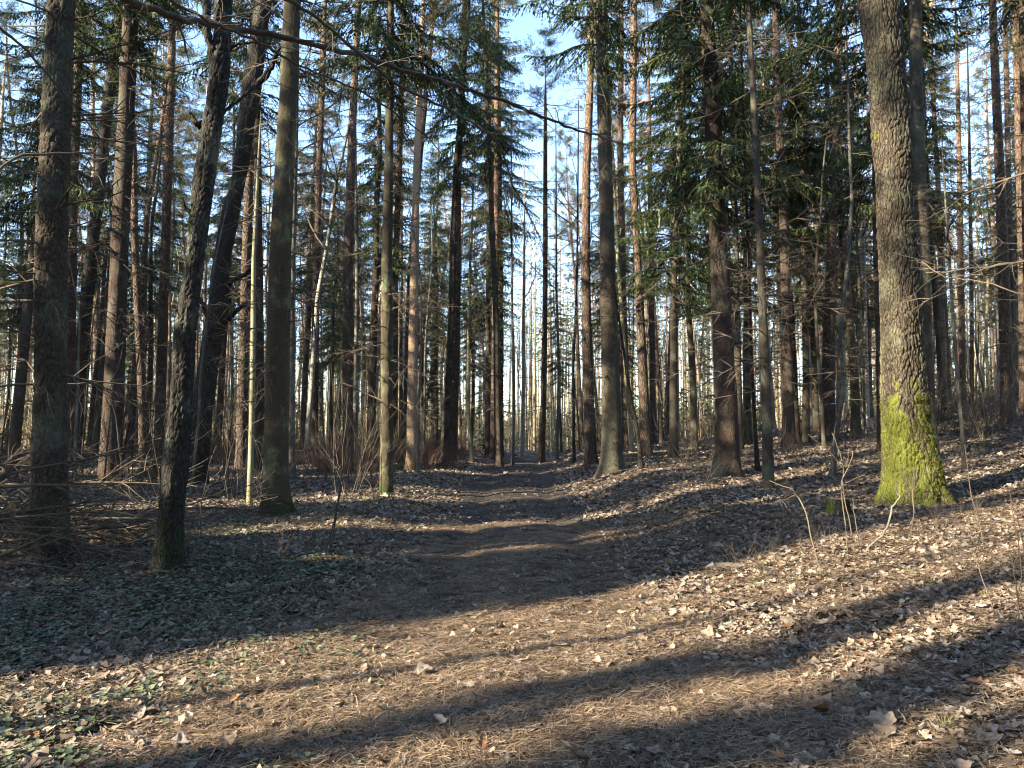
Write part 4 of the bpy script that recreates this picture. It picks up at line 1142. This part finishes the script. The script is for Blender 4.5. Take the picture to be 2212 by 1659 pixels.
# trees beside and behind the photographer: unseen, added and shaped to cast the stripes of shade
R = np.random.RandomState(505)
SUN_LAB = 'tree of the wood on the sunward side of the path'
SUN_GRP = 'trees of the sunward wood beside the photographer'
def sunward(u, a, kind_key, s=1.0, xy=None):
    # u metres across the stripes, a metres towards the sun from the camera
    x = -SY*u - SX*a; y = SX*u - SY*a
    o = plant(kind_key, x, y, s, SUN_LAB, SUN_GRP, lean=.004)
    if xy: o.scale = (xy, xy, o.scale[2])
# lanes the sun shines through (in metres across the shadows)
LANES = [(1.75, 1.95), (2.42, 2.62), (3.36, 3.74), (4.35, 6.25), (6.85, 7.9), (8.80, 8.95), (11.25, 11.4), (14.95, 17.2), (23.2, 23.8), (26.5, 27.3)]
def lane_ok(u, r):
    return all(u + r < a or u - r > b for a, b in LANES)
for row, (a0, a1, stp) in enumerate([(12, 17, .85), (18.5, 25, .9), (27, 37, 1.0)]):
    u = 9.15
    while u < 46:
        if lane_ok(u, .7):
            a = R.uniform(a0, a1) + (2 if u < 11 else 0)
            sc_ = R.uniform(.95, 1.15); kk = ('spruce_thick', 'spruce_thick', 'spruce_mid')[row]
            if 12.8 < u < 13.6: sc_, kk = -(6.8 + (a + 2.9)*.51), 'spruce_thick'      # lower trees: sun reaches the upper trunks beyond
            if 10.3 < u < 11.1: sc_, kk = -(7.0 + a*.51), 'spruce_thick'
            sunward(u + R.normal(0, .06), a, kk, sc_, .50)
        u += stp*R.uniform(.8, 1.15)
    u = -20.0
    while u < 2.9:
        if lane_ok(u, .7): sunward(u + R.normal(0, .08), R.uniform(a0+3, a1+3), ('spruce_thick', 'spruce_mid', 'pine_tree', 'bare')[R.choice(4, p=[.35, .25, .25, .15])], R.uniform(.9, 1.1), .5)
        u += stp*R.uniform(.9, 1.7)
def top_for(u, a, s):
    if 12.8 < u < 13.6: return -(6.8 + (a + 2.9)*.51)
    if 10.3 < u < 11.1: return -(7.0 + a*.51)
    return s
for k in range(44):
    u = 8.55 + k*.42
    if lane_ok(u, .38):
        a = (13.5, 20.5, 16.5, 24)[k % 4] + R.uniform(-1, 1)
        sunward(u, a, 'spruce_thick', top_for(u, a, R.uniform(.95, 1.1)), .34)
for u, a, top in [(7.25, 13, 13.6), (7.85, 13.4, 13.8), (7.55, 15.2, 14.9), (8.2, 15, 14.8), (7.3, 17.6, 16), (7.9, 18, 16.3), (8.3, 12.6, 13.5), (7.6, 20.6, 17.5), (8.1, 22, 18.2)]:
    sunward(u, a, 'pine_tree', -(top - 1.1), .34)
for u, a, kk, sc_, xy in [(6.55, 15, 'spruce_thick', 1.05, .17), (6.55, 20, 'spruce_thick', 1.1, .18), (4.03, 14, 'spruce_thick', 1.0, .17), (4.0, 19, 'spruce_thick', 1.1, .17), (4.05, 24, 'spruce_thick', 1.1, .16),
                          (7.7, 12, 'spruce_thick', -11.9, .5), (7.2, 12.4, 'spruce_thick', -11.9, .5), (7.45, 16.5, 'spruce_thick', -13.8, .5), (7.9, 17, 'spruce_thick', -14.0, .5), (8.55, 14, 'spruce_thick', 1.0, .26), (8.7, 18, 'spruce_thick', 1.05, .26), (8.8, 24, 'spruce_thick', 1.1, .28), (5.12, 13, 'pine_tree', 1.0, .7), (3.0, 15, 'spruce_thick', 1.0, .2), (3.1, 23, 'spruce_mid', 1.0, .2),
                          
                          (7.0, 14, 'spruce_thick', -12.9, .5), (7.35, 14.6, 'spruce_thick', -12.9, .5), (7.75, 14, 'spruce_thick', -12.9, .5), (8.1, 14.5, 'spruce_thick', -12.9, .5), (7.15, 19, 'spruce_thick', -15.2, .5), (7.6, 19.5, 'spruce_thick', -15.2, .5), (8.0, 19, 'spruce_thick', -15.2, .5), (7.0, 24, 'spruce_thick', -12.9, .5), (7.5, 25, 'spruce_thick', -17.6, .5), (8.0, 24, 'spruce_thick', -17.6, .5), 
                          (6.7, 24, 'spruce_thick', 1.1, .2), (6.6, 28, 'spruce_thick', 1.1, .2),
                          (3.1, 19, 'spruce_thick', 1.05, .2), (2.85, 15, 'spruce_thick', 1.0, .14), (2.9, 21, 'spruce_thick', 1.0, .15), (2.18, 17, 'spruce_thick', 1.0, .13), (2.15, 23, 'spruce_thick', 1.0, .14), (1.3, 15, 'spruce_thick', 1, .3),
                          (7.2, 17, 'pine_tree', 1.18, .5), (7.9, 15, 'pine_tree', 1.18, .55), (7.5, 20, 'pine_tree', 1.25, .5),
                          (15.8, 23, 'pine_tree', 1.25, .6), (17.35, 18, 'pine_tree', 1.2, .8), (17.4, 22, 'pine_tree', 1.2, .8), (14.9, 19.5, 'pine_tree', 1.2, .7), (17.3, 26, 'pine_tree', 1.3, .8), (14.35, 14, 'spruce_thick', 1.0, .25), (14.3, 20, 'spruce_thick', 1.0, .3), (17.9, 15, 'spruce_thick', 1.05, .3), (18.0, 21, 'spruce_thick', 1.05, .35)]:
    sunward(u, a, kk, sc_, xy)
# unseen trees added behind and right of the camera to dim the skylight
for k in range(110):
    for _ in range(30):
        x, y = R.uniform(-12, 45), R.uniform(-38, 14)
        if y > 4 and x < .8*y + 5: continue
        if math.hypot(x, y) < 5.5 or not free(x, y, 2.2): continue
        u = -SY*x + SX*y
        if x*SX + y*SY < 3 and not lane_ok(u, 1.2): continue
        break
    else: continue
    plant(('pine_tree', 'spruce_thick', 'spruce_mid', 'bare')[R.choice(4, p=[.25, .4, .3, .05])], x, y, R.uniform(.9, 1.1), 'tree of the wood behind the photographer', 'trees of the wood behind the photographer')

# thin young stems crowding between the big trunks
for k in range(70):
    y = R.uniform(15, 42); x = R.choice([-1, 1])*R.uniform(.08, .7)*y
    if abs(x - path_c(y)) < 2.5 or not free(x, y, 1.1) or (x > 0 and y < 21 and x < 9): continue
    plant('slim', x, y, R.uniform(.35, .8), 'thin young leafless tree among the big trunks', 'thin young trees among the big trunks', lean=.06)
anchor([o for o in COL.objects if o.parent is None and o.get('group') == 'thin young trees among the big trunks'], 'thin young leafless stem')

# remaining wood beyond, as one mass: slender trunks and light crowns
Vt, Qt = Tubes(), None
VN, TN = [], []
cnt = 0
for k in range(1500):
    y = math.sqrt(R.uniform(66**2, 165**2)); x = R.uniform(-1, 1)*(.75*y + 10)
    thin = k % 3 > 0
    z = float(ground(x, y, False)); Hh = R.uniform(17, 25); r = R.uniform(.08, .15) if not thin else R.uniform(.045, .09)
    lx, ly = R.normal(0, .3, 2)
    Vt.add([[x, y, z-.2], [x+lx*.5, y+ly*.5, z+Hh*.5], [x+lx, y+ly, z+Hh]], [r*1.2, r*.8, .03], 5)
    if thin:
        for q in range(6):
            zq = z + Hh*R.uniform(.08, .7); a = R.uniform(0, 6.28); L_ = R.uniform(.6, 1.6)
            Vt.add([[x+lx*.3, y+ly*.3, zq], [x+lx*.3+L_*math.cos(a), y+ly*.3+L_*math.sin(a), zq+R.uniform(-.3, 1.0)]], [.025, .008], 3)
        if k % 3 == 1: continue
    n = 85
    f = R.uniform(0, 1, n); zz = z + Hh*(.52 + .5*f); rad = (2.1*(1 - f**1.6)+.25)*np.sqrt(R.uniform(0, 1, n)); a = R.uniform(0, 6.28, n)
    B = np.stack([x+lx*.8 + rad*np.cos(a), y+ly*.8 + rad*np.sin(a), zz], -1)
    dr = rnd_unit(n); feather(B, dr, R.uniform(.25, .6, n), np.full(n, .10), 1, VN, TN, .2)
    cnt += 1
Ut = Tubes()
for k in range(17000):
    y = math.sqrt(R.uniform(46**2, 150**2)); x = R.uniform(-1, 1)*(.72*y + 6)
    if y < 70 and abs(x - path_c(y)) < 2.2: continue
    z = float(ground(x, y, False)); hh = R.uniform(.8, 5.5)*R.uniform(.35, 1)
    lx, ly = R.normal(0, .22, 2)*hh
    Ut.add([[x, y, z-.1], [x+lx*.4, y+ly*.4, z+hh*.55], [x+lx, y+ly, z+hh]], [.022, .015, .006], 3)
    if k % 3 == 0:
        Ut.add([[x+lx*.4, y+ly*.4, z+hh*.55], [x-lx*.9, y-ly, z+hh*.95]], [.012, .005], 3)
    if k % 6 == 0:                      # young conifers among the brush
        n = 50; hh = hh*1.4; f = R.uniform(0, 1, n); rad = (1-f)*hh*.3*np.sqrt(R.uniform(0, 1, n)); a = R.uniform(0, 6.28, n)
        B = np.stack([x + rad*np.cos(a), y + rad*np.sin(a), z + hh*1.2*f + .1], -1)
        feather(B, rnd_unit(n)*[1, 1, .4], R.uniform(.3, .6, n), np.full(n, .10), 1, VN, TN, .3)
far = thing("distant_forest", "distant mass of slender trees closing the view behind the wood", "forest"); far['kind'] = 'stuff'
obj("far_trunks", Vt.mesh("far_trunks", M['far_sunlit'], True), far, kind='stuff')
obj("far_brush", Ut.mesh("far_brush", M['brush_sunlit'], False), far, kind='stuff')
obj("far_foliage", mesh_np("far_foliage", np.concatenate(VN), np.concatenate(TN), None, M['needles_far_sunlit'], False), far, kind='stuff')

# ------------------------------------------------------------------ undergrowth
SHR_R = [shrub_mesh(1.2, 34, M['twig_red'], .75, 4, .005) for k in range(4)]
SHR_G = [shrub_mesh(1.6, 9, M['twig'], .55, 4, .006) for k in range(4)]
def shrub(me, x, y, s, label, group, name='shrub', part='stem_spray'):
    root = thing(name, label, 'shrub', (x, y, float(ground(x, y, False))), group)
    root.scale = (s, s, s*R.uniform(.8, 1.1)); root.rotation_euler = (0, 0, R.uniform(0, 6.28))
    obj(part, me, root, kind='stuff')
    return root
nr = 0
while nr < 130:
    y = R.uniform(24, 44); a_ = R.uniform(-.42, .03); x = a_*y
    if x > path_c(y) - 2.2: continue
    shrub(SHR_R[R.randint(4)], x, y, R.uniform(.55, 1.15), 'reddish leafless bramble in the brushwood thicket left of the path', 'reddish brambles in the thicket left of the path'); nr += 1
for k in range(46):
    y = R.uniform(15, 34); x = R.choice([-1, 1])*R.uniform(.12, .66)*y
    if abs(x - path_c(y)) < 2.4: continue
    shrub(SHR_G[R.randint(4)], x, y, R.uniform(.5, 1.3), 'small leafless bush of thin grey shoots under the trees', 'small leafless bushes under the trees')
for k in range(64):
    y = R.uniform(15, 40); x = R.choice([-1, -1, 1])*R.uniform(.10, .68)*y
    if abs(x - path_c(y)) < 2.6 or not free(x, y, .8) or (x > 0 and y < 20): continue
    shrub(SHR_G[R.randint(4)], x, y, R.uniform(1.3, 2.4), 'tall leafless bush of thin shoots under the trees', 'tall leafless bushes under the trees')
anchor([o for o in COL.objects if o.parent is None and o.get('group') == 'tall leafless bushes under the trees'], 'tall leafless bush')
for k in range(26):
    y = R.uniform(17, 32); x = R.uniform(.52, .72)*y
    shrub(SHR_G[R.randint(4)], x, y, R.uniform(.9, 2.2), 'tangled leafless bush on the bank right of the oak', 'tangled leafless bushes on the bank right of the oak')
anchor([o for o in COL.objects if o.parent is None and o.get('group') == 'small leafless bushes under the trees'], 'small leafless bush')
# young spruces
for (px_, py_, s, lab) in [(345, 1045, 1.15, 'young spruce with yellow-green needles behind the foot of the crooked mossy tree'),
                           (458, 1000, .75, 'small young spruce behind the foot of the dark leaning tree'),
                           (15, 985, 1.5, 'young green spruce at the left edge behind the brush pile'),
                           (2075, 935, .9, 'young spruce in the brushwood on the bank right of the oak')]:
    p = at_ground(px_, py_)
    root = thing('young_spruce', lab, 'young tree', p); root.scale = (s*1.1, s*1.1, s*.85)
    fo, li = YOUNG[R.randint(3)]
    tb = Tubes(); tb.add([[0, 0, -.05], [0.01, 0, .9], [0, 0.01, 1.7]], [.02, .012, .003], 6)
    obj("trunk", tb.mesh("young_trunk", M['spruce']), root); c = obj("crown", fo, root, kind='stuff'); obj("limb_spray", li, c, kind='stuff')

# thin whips and small shrubs in front, each read off the photograph
def whip(name, label, stems, mat, cat='shrub', wmul=.78):
    b = at_ground(stems[0][0][0], stems[0][0][1])
    root = thing(name, label, cat, b)
    for st in stems:
        n = len(st); Yk = b[1] + np.cumsum(R.normal(0, .03, n))
        pts = np.array([at_depth(x, y, Yk[k]) for k, (x, y, w) in enumerate(st)]) - b
        if st is stems[0]: pts[0][2] = -.03
        rad = np.array([max(.0014, w/1609.0*b[1]/2*wmul) for (x, y, w) in st])
        s = np.linspace(0, n-1, (n-1)*3+1)
        C = np.stack([np.interp(s, np.arange(n), pts[:, k]) for k in range(3)], -1)
        C[1:-1] += R.normal(0, .004, C[1:-1].shape)
        tb = Tubes(); tb.add(C, np.interp(s, np.arange(n), rad), 5)
        obj("stem", tb.mesh("stem", mat), root)
    return root
whip('leafless_shrub', 'pale bare shrub with upright forked shoots in front of the mossy stump', [
    [(1832, 1198, 4), (1824, 1120, 4), (1818, 1060, 4), (1822, 1010, 3), (1816, 980, 3), (1797, 935, 2)],
    [(1846, 1198, 4), (1836, 1130, 3), (1826, 1085, 3), (1820, 1040, 3)],
    [(1856, 1196, 3), (1850, 1140, 3), (1844, 1100, 2), (1842, 1075, 2)],
    [(1822, 1040, 3), (1830, 1000, 2), (1834, 968, 2)], [(1822, 1030, 3), (1838, 1000, 2), (1842, 975, 2)],
    [(1822, 1045, 3), (1845, 1035, 2), (1868, 1025, 2)], [(1818, 1010, 3), (1800, 985, 2), (1775, 960, 2), (1746, 938, 2)], [(1824, 1060, 2), (1840, 1045, 2)]], M['twig_pale'])
whip('leafless_shrub', 'pale bent shoot arching left with a few side twigs, left of the stump', [
    [(1768, 1218, 4), (1752, 1160, 4), (1742, 1110, 4), (1726, 1075, 4), (1708, 1055, 3), (1662, 1038, 2)],
    [(1720, 1068, 3), (1700, 1078, 2), (1685, 1082, 2), (1690, 1095, 2)], [(1738, 1100, 2), (1752, 1092, 2), (1770, 1095, 2)], [(1690, 1082, 2), (1705, 1100, 2), (1712, 1112, 2)]], M['twig_pale'])
whip('leafless_shrub', 'dark small shrub with fanned twigs standing before the oak foot', [
    [(1966, 1158, 4), (1974, 1120, 3), (1973, 1080, 4), (1970, 1055, 3), (1960, 1030, 2), (1945, 1005, 2)],
    [(1988, 1150, 3), (1976, 1120, 2)], [(1971, 1060, 3), (1985, 1045, 2), (1998, 1022, 2), (2004, 1000, 2)], [(1970, 1055, 2), (1972, 1030, 2), (1978, 1008, 2)],
    [(1962, 1035, 2), (1950, 1020, 2), (1934, 1008, 1.5)], [(1984, 1046, 2), (1982, 1020, 1.5)]], M['twig'])
whip('crooked_stem', 'crooked dead stem rising to the left foot of the oak', [
    [(1868, 1195, 7), (1878, 1180, 6), (1905, 1158, 6), (1920, 1130, 6), (1928, 1095, 6), (1944, 1075, 6), (1938, 1066, 5), (1936, 1040, 3)]], M['branch'], cat='dead stem')
whip('leafless_shrub', 'dark thin whip beside the grey sapling on the bank', [
    [(2126, 1190, 3), (2112, 1120, 3), (2096, 1060, 3), (2088, 1000, 2), (2084, 960, 2)], [(2100, 1080, 2), (2090, 1060, 1.5)]], M['twig'])
whip('leafless_shrub', 'dark forked whips rising near the right edge of the ground', [
    [(2199, 1330, 4), (2200, 1290, 4), (2190, 1240, 3), (2188, 1200, 3)], [(2199, 1300, 3), (2206, 1240, 3), (2200, 1180, 3), (2188, 1120, 2), (2180, 1060, 2)],
    [(2190, 1215, 2), (2204, 1195, 2)], [(2212, 1285, 3), (2214, 1200, 3), (2198, 1120, 2)], [(2190, 1210, 2), (2180, 1190, 1.5)]], M['twig'])
whip('leafless_shrub', 'thin pale whip leaning right on the sunlit bank', [
    [(2150, 1330, 3), (2130, 1270, 3), (2112, 1220, 2.5), (2100, 1195, 2), (2078, 1180, 1.5)], [(2108, 1205, 2), (2112, 1180, 1.5)]], M['twig_pale'])
whip('leafless_shrub', 'slender paired whips in the leaves between path and crooked tree', [
    [(700, 1200, 5), (716, 1150, 5), (728, 1095, 4), (735, 1050, 4), (738, 1020, 3), (720, 985, 3), (705, 960, 2)], [(712, 1190, 4), (722, 1140, 4), (732, 1080, 3), (742, 1030, 3), (760, 960, 3), (775, 880, 2), (784, 850, 2)],
    [(738, 1030, 3), (745, 985, 2), (740, 940, 2)]], M['twig'])
whip('leafless_shrub', 'thin brown whip in front of the pale sunlit sapling', [
    [(430, 1148, 4), (434, 1100, 3), (446, 1040, 3), (452, 1000, 2), (470, 960, 2)], [(438, 1080, 2), (462, 1030, 2), (480, 1012, 1.5)]], M['twig'])
whip('leafless_shrub', 'long dark whip leaning right out of the brush between brush pile and crooked tree', [
    [(243, 1060, 8), (252, 990, 7), (262, 930, 6), (275, 870, 6), (292, 810, 5), (300, 760, 4), (330, 700, 3)], [(262, 935, 4), (285, 905, 3), (320, 880, 2), (350, 850, 2)], [(272, 880, 3), (262, 850, 2), (240, 800, 2)]], M['twig'])
whip('leafless_shrub', 'straight greenish stem slanting right beside the brush pile', [
    [(238, 1150, 8), (244, 1100, 8), (254, 1060, 8), (258, 1040, 6), (262, 1000, 5), (250, 900, 3), (232, 840, 2)]], M['sapling'])
whip('leafless_shrub', 'upright thin dark stem behind the brush pile', [
    [(178, 1040, 6), (178, 980, 6), (184, 900, 5), (190, 800, 5), (200, 700, 4), (215, 600, 3)], [(184, 900, 3), (170, 860, 2), (150, 840, 2)]], M['twig'])
whip('leafless_shrub', 'pale little forked shoots beside the foot of the verge spruce', [
    [(806, 1080, 3), (804, 1060, 3), (800, 1045, 2), (786, 1030, 2)], [(806, 1075, 2), (812, 1050, 2), (822, 1035, 2)], [(804, 1058, 2), (795, 1050, 2), (777, 1050, 1.5)]], M['twig_pale'])
whip('leafless_shrub', 'white twiggy stem between the sapling and the mossy-rooted spruce', [
    [(556, 1075, 4), (560, 1050, 4), (566, 1020, 3), (571, 993, 3)], [(558, 1070, 2), (548, 1060, 2), (544, 1040, 1.5)]], M['twig_pale'])
# small leafless seedlings on the right slope
for k in range(26):
    x_, y_ = R.uniform(1480, 2200), R.uniform(1030, 1260)
    p = at_ground(x_, y_)
    shrub(SHR_G[R.randint(4)], p[0], p[1], R.uniform(.16, .42), 'short leafless seedling in the fallen leaves of the right slope', 'leafless seedlings in the leaves of the right slope', name='seedling')
for k in range(14):
    x_, y_ = R.uniform(20, 880), R.uniform(1090, 1230)
    p = at_ground(x_, y_)
    shrub(SHR_G[R.randint(4)], p[0], p[1], R.uniform(.16, .45), 'short leafless seedling in the fallen leaves left of the path', 'leafless seedlings in the leaves left of the path', name='seedling')

# ------------------------------------------------------------------ brush pile at the left
pb = at_ground(60, 1170)
pile = thing('brush_pile', 'tangled heap of dead grey branches around the thick spruce at the left edge', 'brush pile', pb)
def dead_branch(p, d_, L_, r, sub, mat, parent, name='branch', bend=(0, 0, -.15)):
    tb = Tubes(); P = curve_pts(p, d_, L_, 9, bend, .05)
    P[:, 2] = np.maximum(P[:, 2], ground(P[:, 0]+(parent.location[0] if parent else 0), P[:, 1]+(parent.location[1] if parent else 0), False) - (parent.location[2] if parent else 0) + r)
    tb.add(P, np.linspace(r, r*.25, 10)*(1+R.normal(0, .06, 10)), 7)
    for q in range(sub):
        i = R.randint(2, 9); dd = P[i+1]-P[i] if i < 9 else P[i]-P[i-1]; dd = dd/np.linalg.norm(dd) + rnd_unit(1)[0]*.7
        l2 = L_*R.uniform(.08, .3)
        S_ = curve_pts(P[i], dd, l2, 4, None, .12); tb.add(S_, np.linspace(r*.4, .0022, 5), 4)
        for w in range(2):
            j = R.randint(1, 4); e = S_[j+1]-S_[j]; e = e/np.linalg.norm(e) + rnd_unit(1)[0]*.8
            tb.add(curve_pts(S_[j], e, l2*.5, 3, None, .14), np.linspace(r*.2+.001, .0014, 4), 3)
    return obj(name, tb.mesh(name, mat), parent)
for k in range(96):
    a = R.uniform(-.55, .45) if k % 3 else R.uniform(2.6, 3.7)
    hz_ = R.uniform(.02, 1.25)*R.uniform(.1, 1)
    px0 = np.array([R.uniform(-1.9, .9), R.uniform(-1.9, 1.7), hz_]) if k % 3 else np.array([R.uniform(0, 2.6), R.uniform(-1.6, 1.5), hz_*.6])
    dead_branch(px0, [math.cos(a), math.sin(a)*.8, R.uniform(-.35, .42)], R.uniform(.9, 2.7), R.uniform(.010, .024), R.randint(8, 18), (M['twig'], M['branch'], M['twig_pale'])[0 if k % 5 else (2 if k % 10 else 1)], pile)

# ------------------------------------------------------------------ fallen wood, stumps
def fallen(label, pts, mat, name='fallen_branch', sub=3, cat='fallen branch', lift=0.0, sides=9):
    """pts: picture points on the ground with widths"""
    g = [at_ground(x, y) for (x, y, w) in pts]
    b = g[0]; root = thing(name, label, cat, b)
    n = len(pts); rad = np.array([w/1609.0*g[k][1]/2 for k, (x, y, w) in enumerate(pts)])
    G = np.array(g); G[:, 2] += rad*.7 + lift + .012
    s = np.linspace(0, n-1, (n-1)*5+1)
    C = np.stack([np.interp(s, np.arange(n), (G-b)[:, k]) for k in range(3)], -1); C[1:-1] += R.normal(0, .003, C[1:-1].shape)
    tb = Tubes(); rd = np.interp(s, np.arange(n), rad)*(1+R.normal(0, .07, len(s)))
    C = np.concatenate([C[:1]-(C[1]-C[0])*.02, C, C[-1:]+(C[-1]-C[-2])*.02]); rd = np.concatenate([[.0005], rd, [.0005]])
    tb.add(C, rd, sides); obj("stick", tb.mesh("stick", mat), root)
    for k in range(sub):
        i = R.randint(2, len(C)-2); dd = C[i]-C[i-1]; dd = dd/(np.linalg.norm(dd)+1e-6) + rnd_unit(1)[0]*.8; dd[2] = abs(dd[2])*.5
        t2 = Tubes(); t2.add(curve_pts(C[i], dd, R.uniform(.08, .3), 4, (0, 0, -.2), .14), np.linspace(rd[i]*.5, .0015, 5), 5)
        obj("twig", t2.mesh("twig", mat), root)
    return root
M['split'] = bark("split_wood", (.40, .33, .24), (.60, .52, .42), plate=(40, 40, 10), bump=.4, dist=.004)
fl = fallen('short broken log with a pale split end lying right of the path', [(1524, 1233, 6), (1536, 1230, 14), (1560, 1232, 15), (1590, 1233, 15), (1612, 1233, 13)], M['branch'], sub=1, cat='log', name='broken_log')
p0 = at_ground(1518, 1234)
tb = Tubes(); q0 = np.array(at_ground(1541, 1230)) + [0, -.01, .055]; q1 = np.array(at_ground(1517, 1234)) + [0, -.02, .02]
q0 -= np.array(fl.location); q1 -= np.array(fl.location)
tb.add([q0, q0*.5+q1*.5, q1], [.034, .022, .003], 7); obj("split_end", tb.mesh("split_end", M['split']), fl)
fallen('long mossy branch lying in the ground cover at the lower left corner', [(60, 1650, 10), (110, 1622, 14), (160, 1602, 16), (215, 1580, 15), (262, 1570, 8)], M['mossy'], sub=2)
fallen('small forked dead stick beside the left edge of the path', [(892, 1240, 5), (905, 1248, 6), (918, 1250, 7), (932, 1262, 3)], M['twig_pale'], sub=4)
fallen('short stout stick lying in the green ground cover', [(486, 1394, 9), (492, 1382, 12), (498, 1370, 9)], M['branch'], sub=1)
fallen('thin pale twig lying on needles left of the path shade edge', [(898, 1322, 3), (915, 1338, 3.5)], M['twig_pale'], sub=0)
fallen('long thin curved stick leaning in the leaves right of the crooked tree', [(560, 1368, 3), (600, 1340, 3), (650, 1300, 3), (680, 1266, 2.5)], M['twig_pale'], sub=2, lift=.03)
fallen('slim mossy stick along the shade edge right of the log', [(1620, 1252, 5), (1670, 1253, 6), (1730, 1250, 5), (1790, 1248, 4)], M['mossy'], sub=2)
fallen('short dark stick on the leaves left of the path', [(672, 1358, 6), (700, 1345, 8), (722, 1336, 6)], M['branch'], sub=0)
fallen('thin straight twig on the needle carpet in front', [(1275, 1538, 3), (1330, 1546, 3.5)], M['twig_pale'], sub=1)
fallen('pale bent dead stick in the leaves right of the path at the bottom', [(1778, 1600, 4), (1800, 1622, 7), (1812, 1652, 8)], M['branch'], sub=1)
fallen('leaning pale dead pole low behind the crooked tree', [(262, 1170, 5), (300, 1135, 6), (345, 1085, 4)], M['twig_pale'], sub=2, lift=.10)
def stump(px_, py_, r, h_, label):
    b = at_ground(px_, py_); root = thing('tree_stump', label, 'stump', b)
    zz = np.array([-.08, 0, h_*.3, h_*.6, h_*.9, h_]); rr = r*np.array([1.35, 1.2, 1.05, 1.0, .95, .85])
    me, V, Rr = trunk_mesh(np.stack([0*zz, 0*zz, zz], -1), rr, M['mossy'], 40, .02, .25, 5, (.02, 18, 6, 'furrow'), .10, seed=px_)
    obj('body', me, root)
    topz = V[-1]; nz_ = fbm(topz[:, 0]*14, topz[:, 1]*14, 3.3, 2)
    c = topz.mean(0) - [0, 0, .05]
    Vt_ = np.concatenate([[c], topz + np.stack([0*nz_, 0*nz_, .002+0*nz_], -1)]); n = len(topz)
    obj('broken_top', mesh_np('broken_top', Vt_, [(0, 1+i, 1+(i+1) % n) for i in range(n)], None, M['split_dark'], False), root)
    moss_fur(root, V, 7000, h_+.1, M['moss_dark'], .022, .0035, thr=lambda z, q, n_: q > -.25)
M['split_dark'] = bark("rotten_wood", (.09, .06, .04), (.20, .14, .09), plate=(30, 30, 30), bump=.6, dist=.01)
stump(1812, 1112, .17, .24, 'low rotten stump with a moss cap left of the oak')
stump(2118, 975, .20, .20, 'low grey-green stump on the bank right of the oak')

# ------------------------------------------------------------------ overhanging branches from trees standing beside the view
def side_tree(x, y, H, r, mat, label, lean=0):
    root = thing('bare_tree', label, 'tree', (x, y, float(ground(x, y, False))))
    z = np.linspace(0, 1, 8); C = np.stack([lean*z + .1*np.sin(z*5), .08*np.cos(z*4)-.08, z*H-.1], -1)
    me, V, Rr = trunk_mesh(C, r*(1-z*.75), mat, 20, .2, .3, 0, None, .03, seed=3); obj("trunk", me, root)
    return root
rt = side_tree(-5.6, 4.7, 12, .13, M['grey'], 'bare tree beyond the left edge whose long boughs cross the top of the view')
# long bough across the whole top of the picture
limb(rt, None, [(-760, -640, 37.0), (-400, -380, 26.9), (0, -120, 21.0), (150, -55, 17.6), (270, 0, 16.0), (380, 38, 15.1), (450, 52, 14.3), (560, 68, 13.4), (650, 88, 12.6), (760, 115, 10.9), (850, 144, 10.1), (930, 168, 9.2), (1000, 190, 8.4), (1080, 216, 7.6), (1160, 246, 6.7), (1220, 272, 5.9), (1290, 296, 4.2), (1358, 314, 2.5)], (4.7, 8.6), M['branch'], sides=9, sub=34, label='long bough sloping down from the upper left to the middle')
limb(rt, None, [(150, -210, 11.8), (300, -140, 10.1), (520, -40, 9.2), (620, 0, 8.4), (700, 48, 7.6), (780, 120, 6.7), (855, 182, 6.7), (960, 232, 5.9), (1055, 284, 5.0), (1085, 320, 4.2), (1100, 386, 4.2), (1130, 440, 3.4), (1160, 500, 2.5), (1178, 545, 1.7)], (5.0, 8.8), M['branch'], sides=8, sub=26, label='thinner bough that bends downward below the long one')
limb(rt, None, [(300, -40, 10.9), (380, 8, 8.4), (470, 56, 6.7), (560, 90, 5.9), (640, 140, 5.0), (700, 165, 4.2), (778, 193, 4.2), (850, 240, 3.4), (930, 300, 2.5), (1000, 380, 1.7)], (5.0, 8.0), M['twig'], sides=7, sub=20)
limb(rt, None, [(-100, 560, 7.6), (0, 335, 6.7), (120, 333, 5.0), (200, 331, 4.2), (260, 345, 3.4), (330, 362, 2.5), (400, 380, 1.7)], (4.6, 6.5), M['twig_pale'], sides=6, sub=8)
limb(rt, None, [(-120, 20, 8.4), (0, 60, 6.7), (60, 110, 5.9), (110, 170, 5.0), (170, 240, 3.4), (240, 330, 2.5)], (4.8, 6.8), M['twig'], sides=6, sub=8)
rt2 = side_tree(7.9, 7.6, 9, .08, M['grey'], 'slim leafless tree beyond the right edge whose thin boughs reach the oak', lean=-.3)
limb(rt2, None, [(2700, 780, 12), (2400, 690, 7), (2260, 660, 4), (2140, 610, 3), (2040, 600, 2.5), (1990, 565, 2)], (7.6, 8.6), M['twig_pale'], sides=6, sub=10)
limb(rt2, None, [(2740, 420, 14), (2450, 520, 9), (2230, 560, 6), (2110, 580, 4), (2000, 590, 3)], (7.6, 9.0), M['twig'], sides=6, sub=12)
limb(rt2, None, [(2700, 300, 12), (2400, 300, 8), (2200, 380, 5), (2080, 420, 3)], (7.6, 9.0), M['twig'], sides=6, sub=10)

for o in [kinds[i][1] for i in range(len(kinds)) if i not in used]:
    for ch in list(o.children):
        for c2 in list(ch.children): bpy.data.objects.remove(c2)
        bpy.data.objects.remove(ch)
    bpy.data.objects.remove(o)
tris = sum(len(m_.polygons) for m_ in bpy.data.meshes)
print("script done %.1f s, mesh polygons %d, objects %d" % (time.time()-T0, tris, len(bpy.data.objects)))
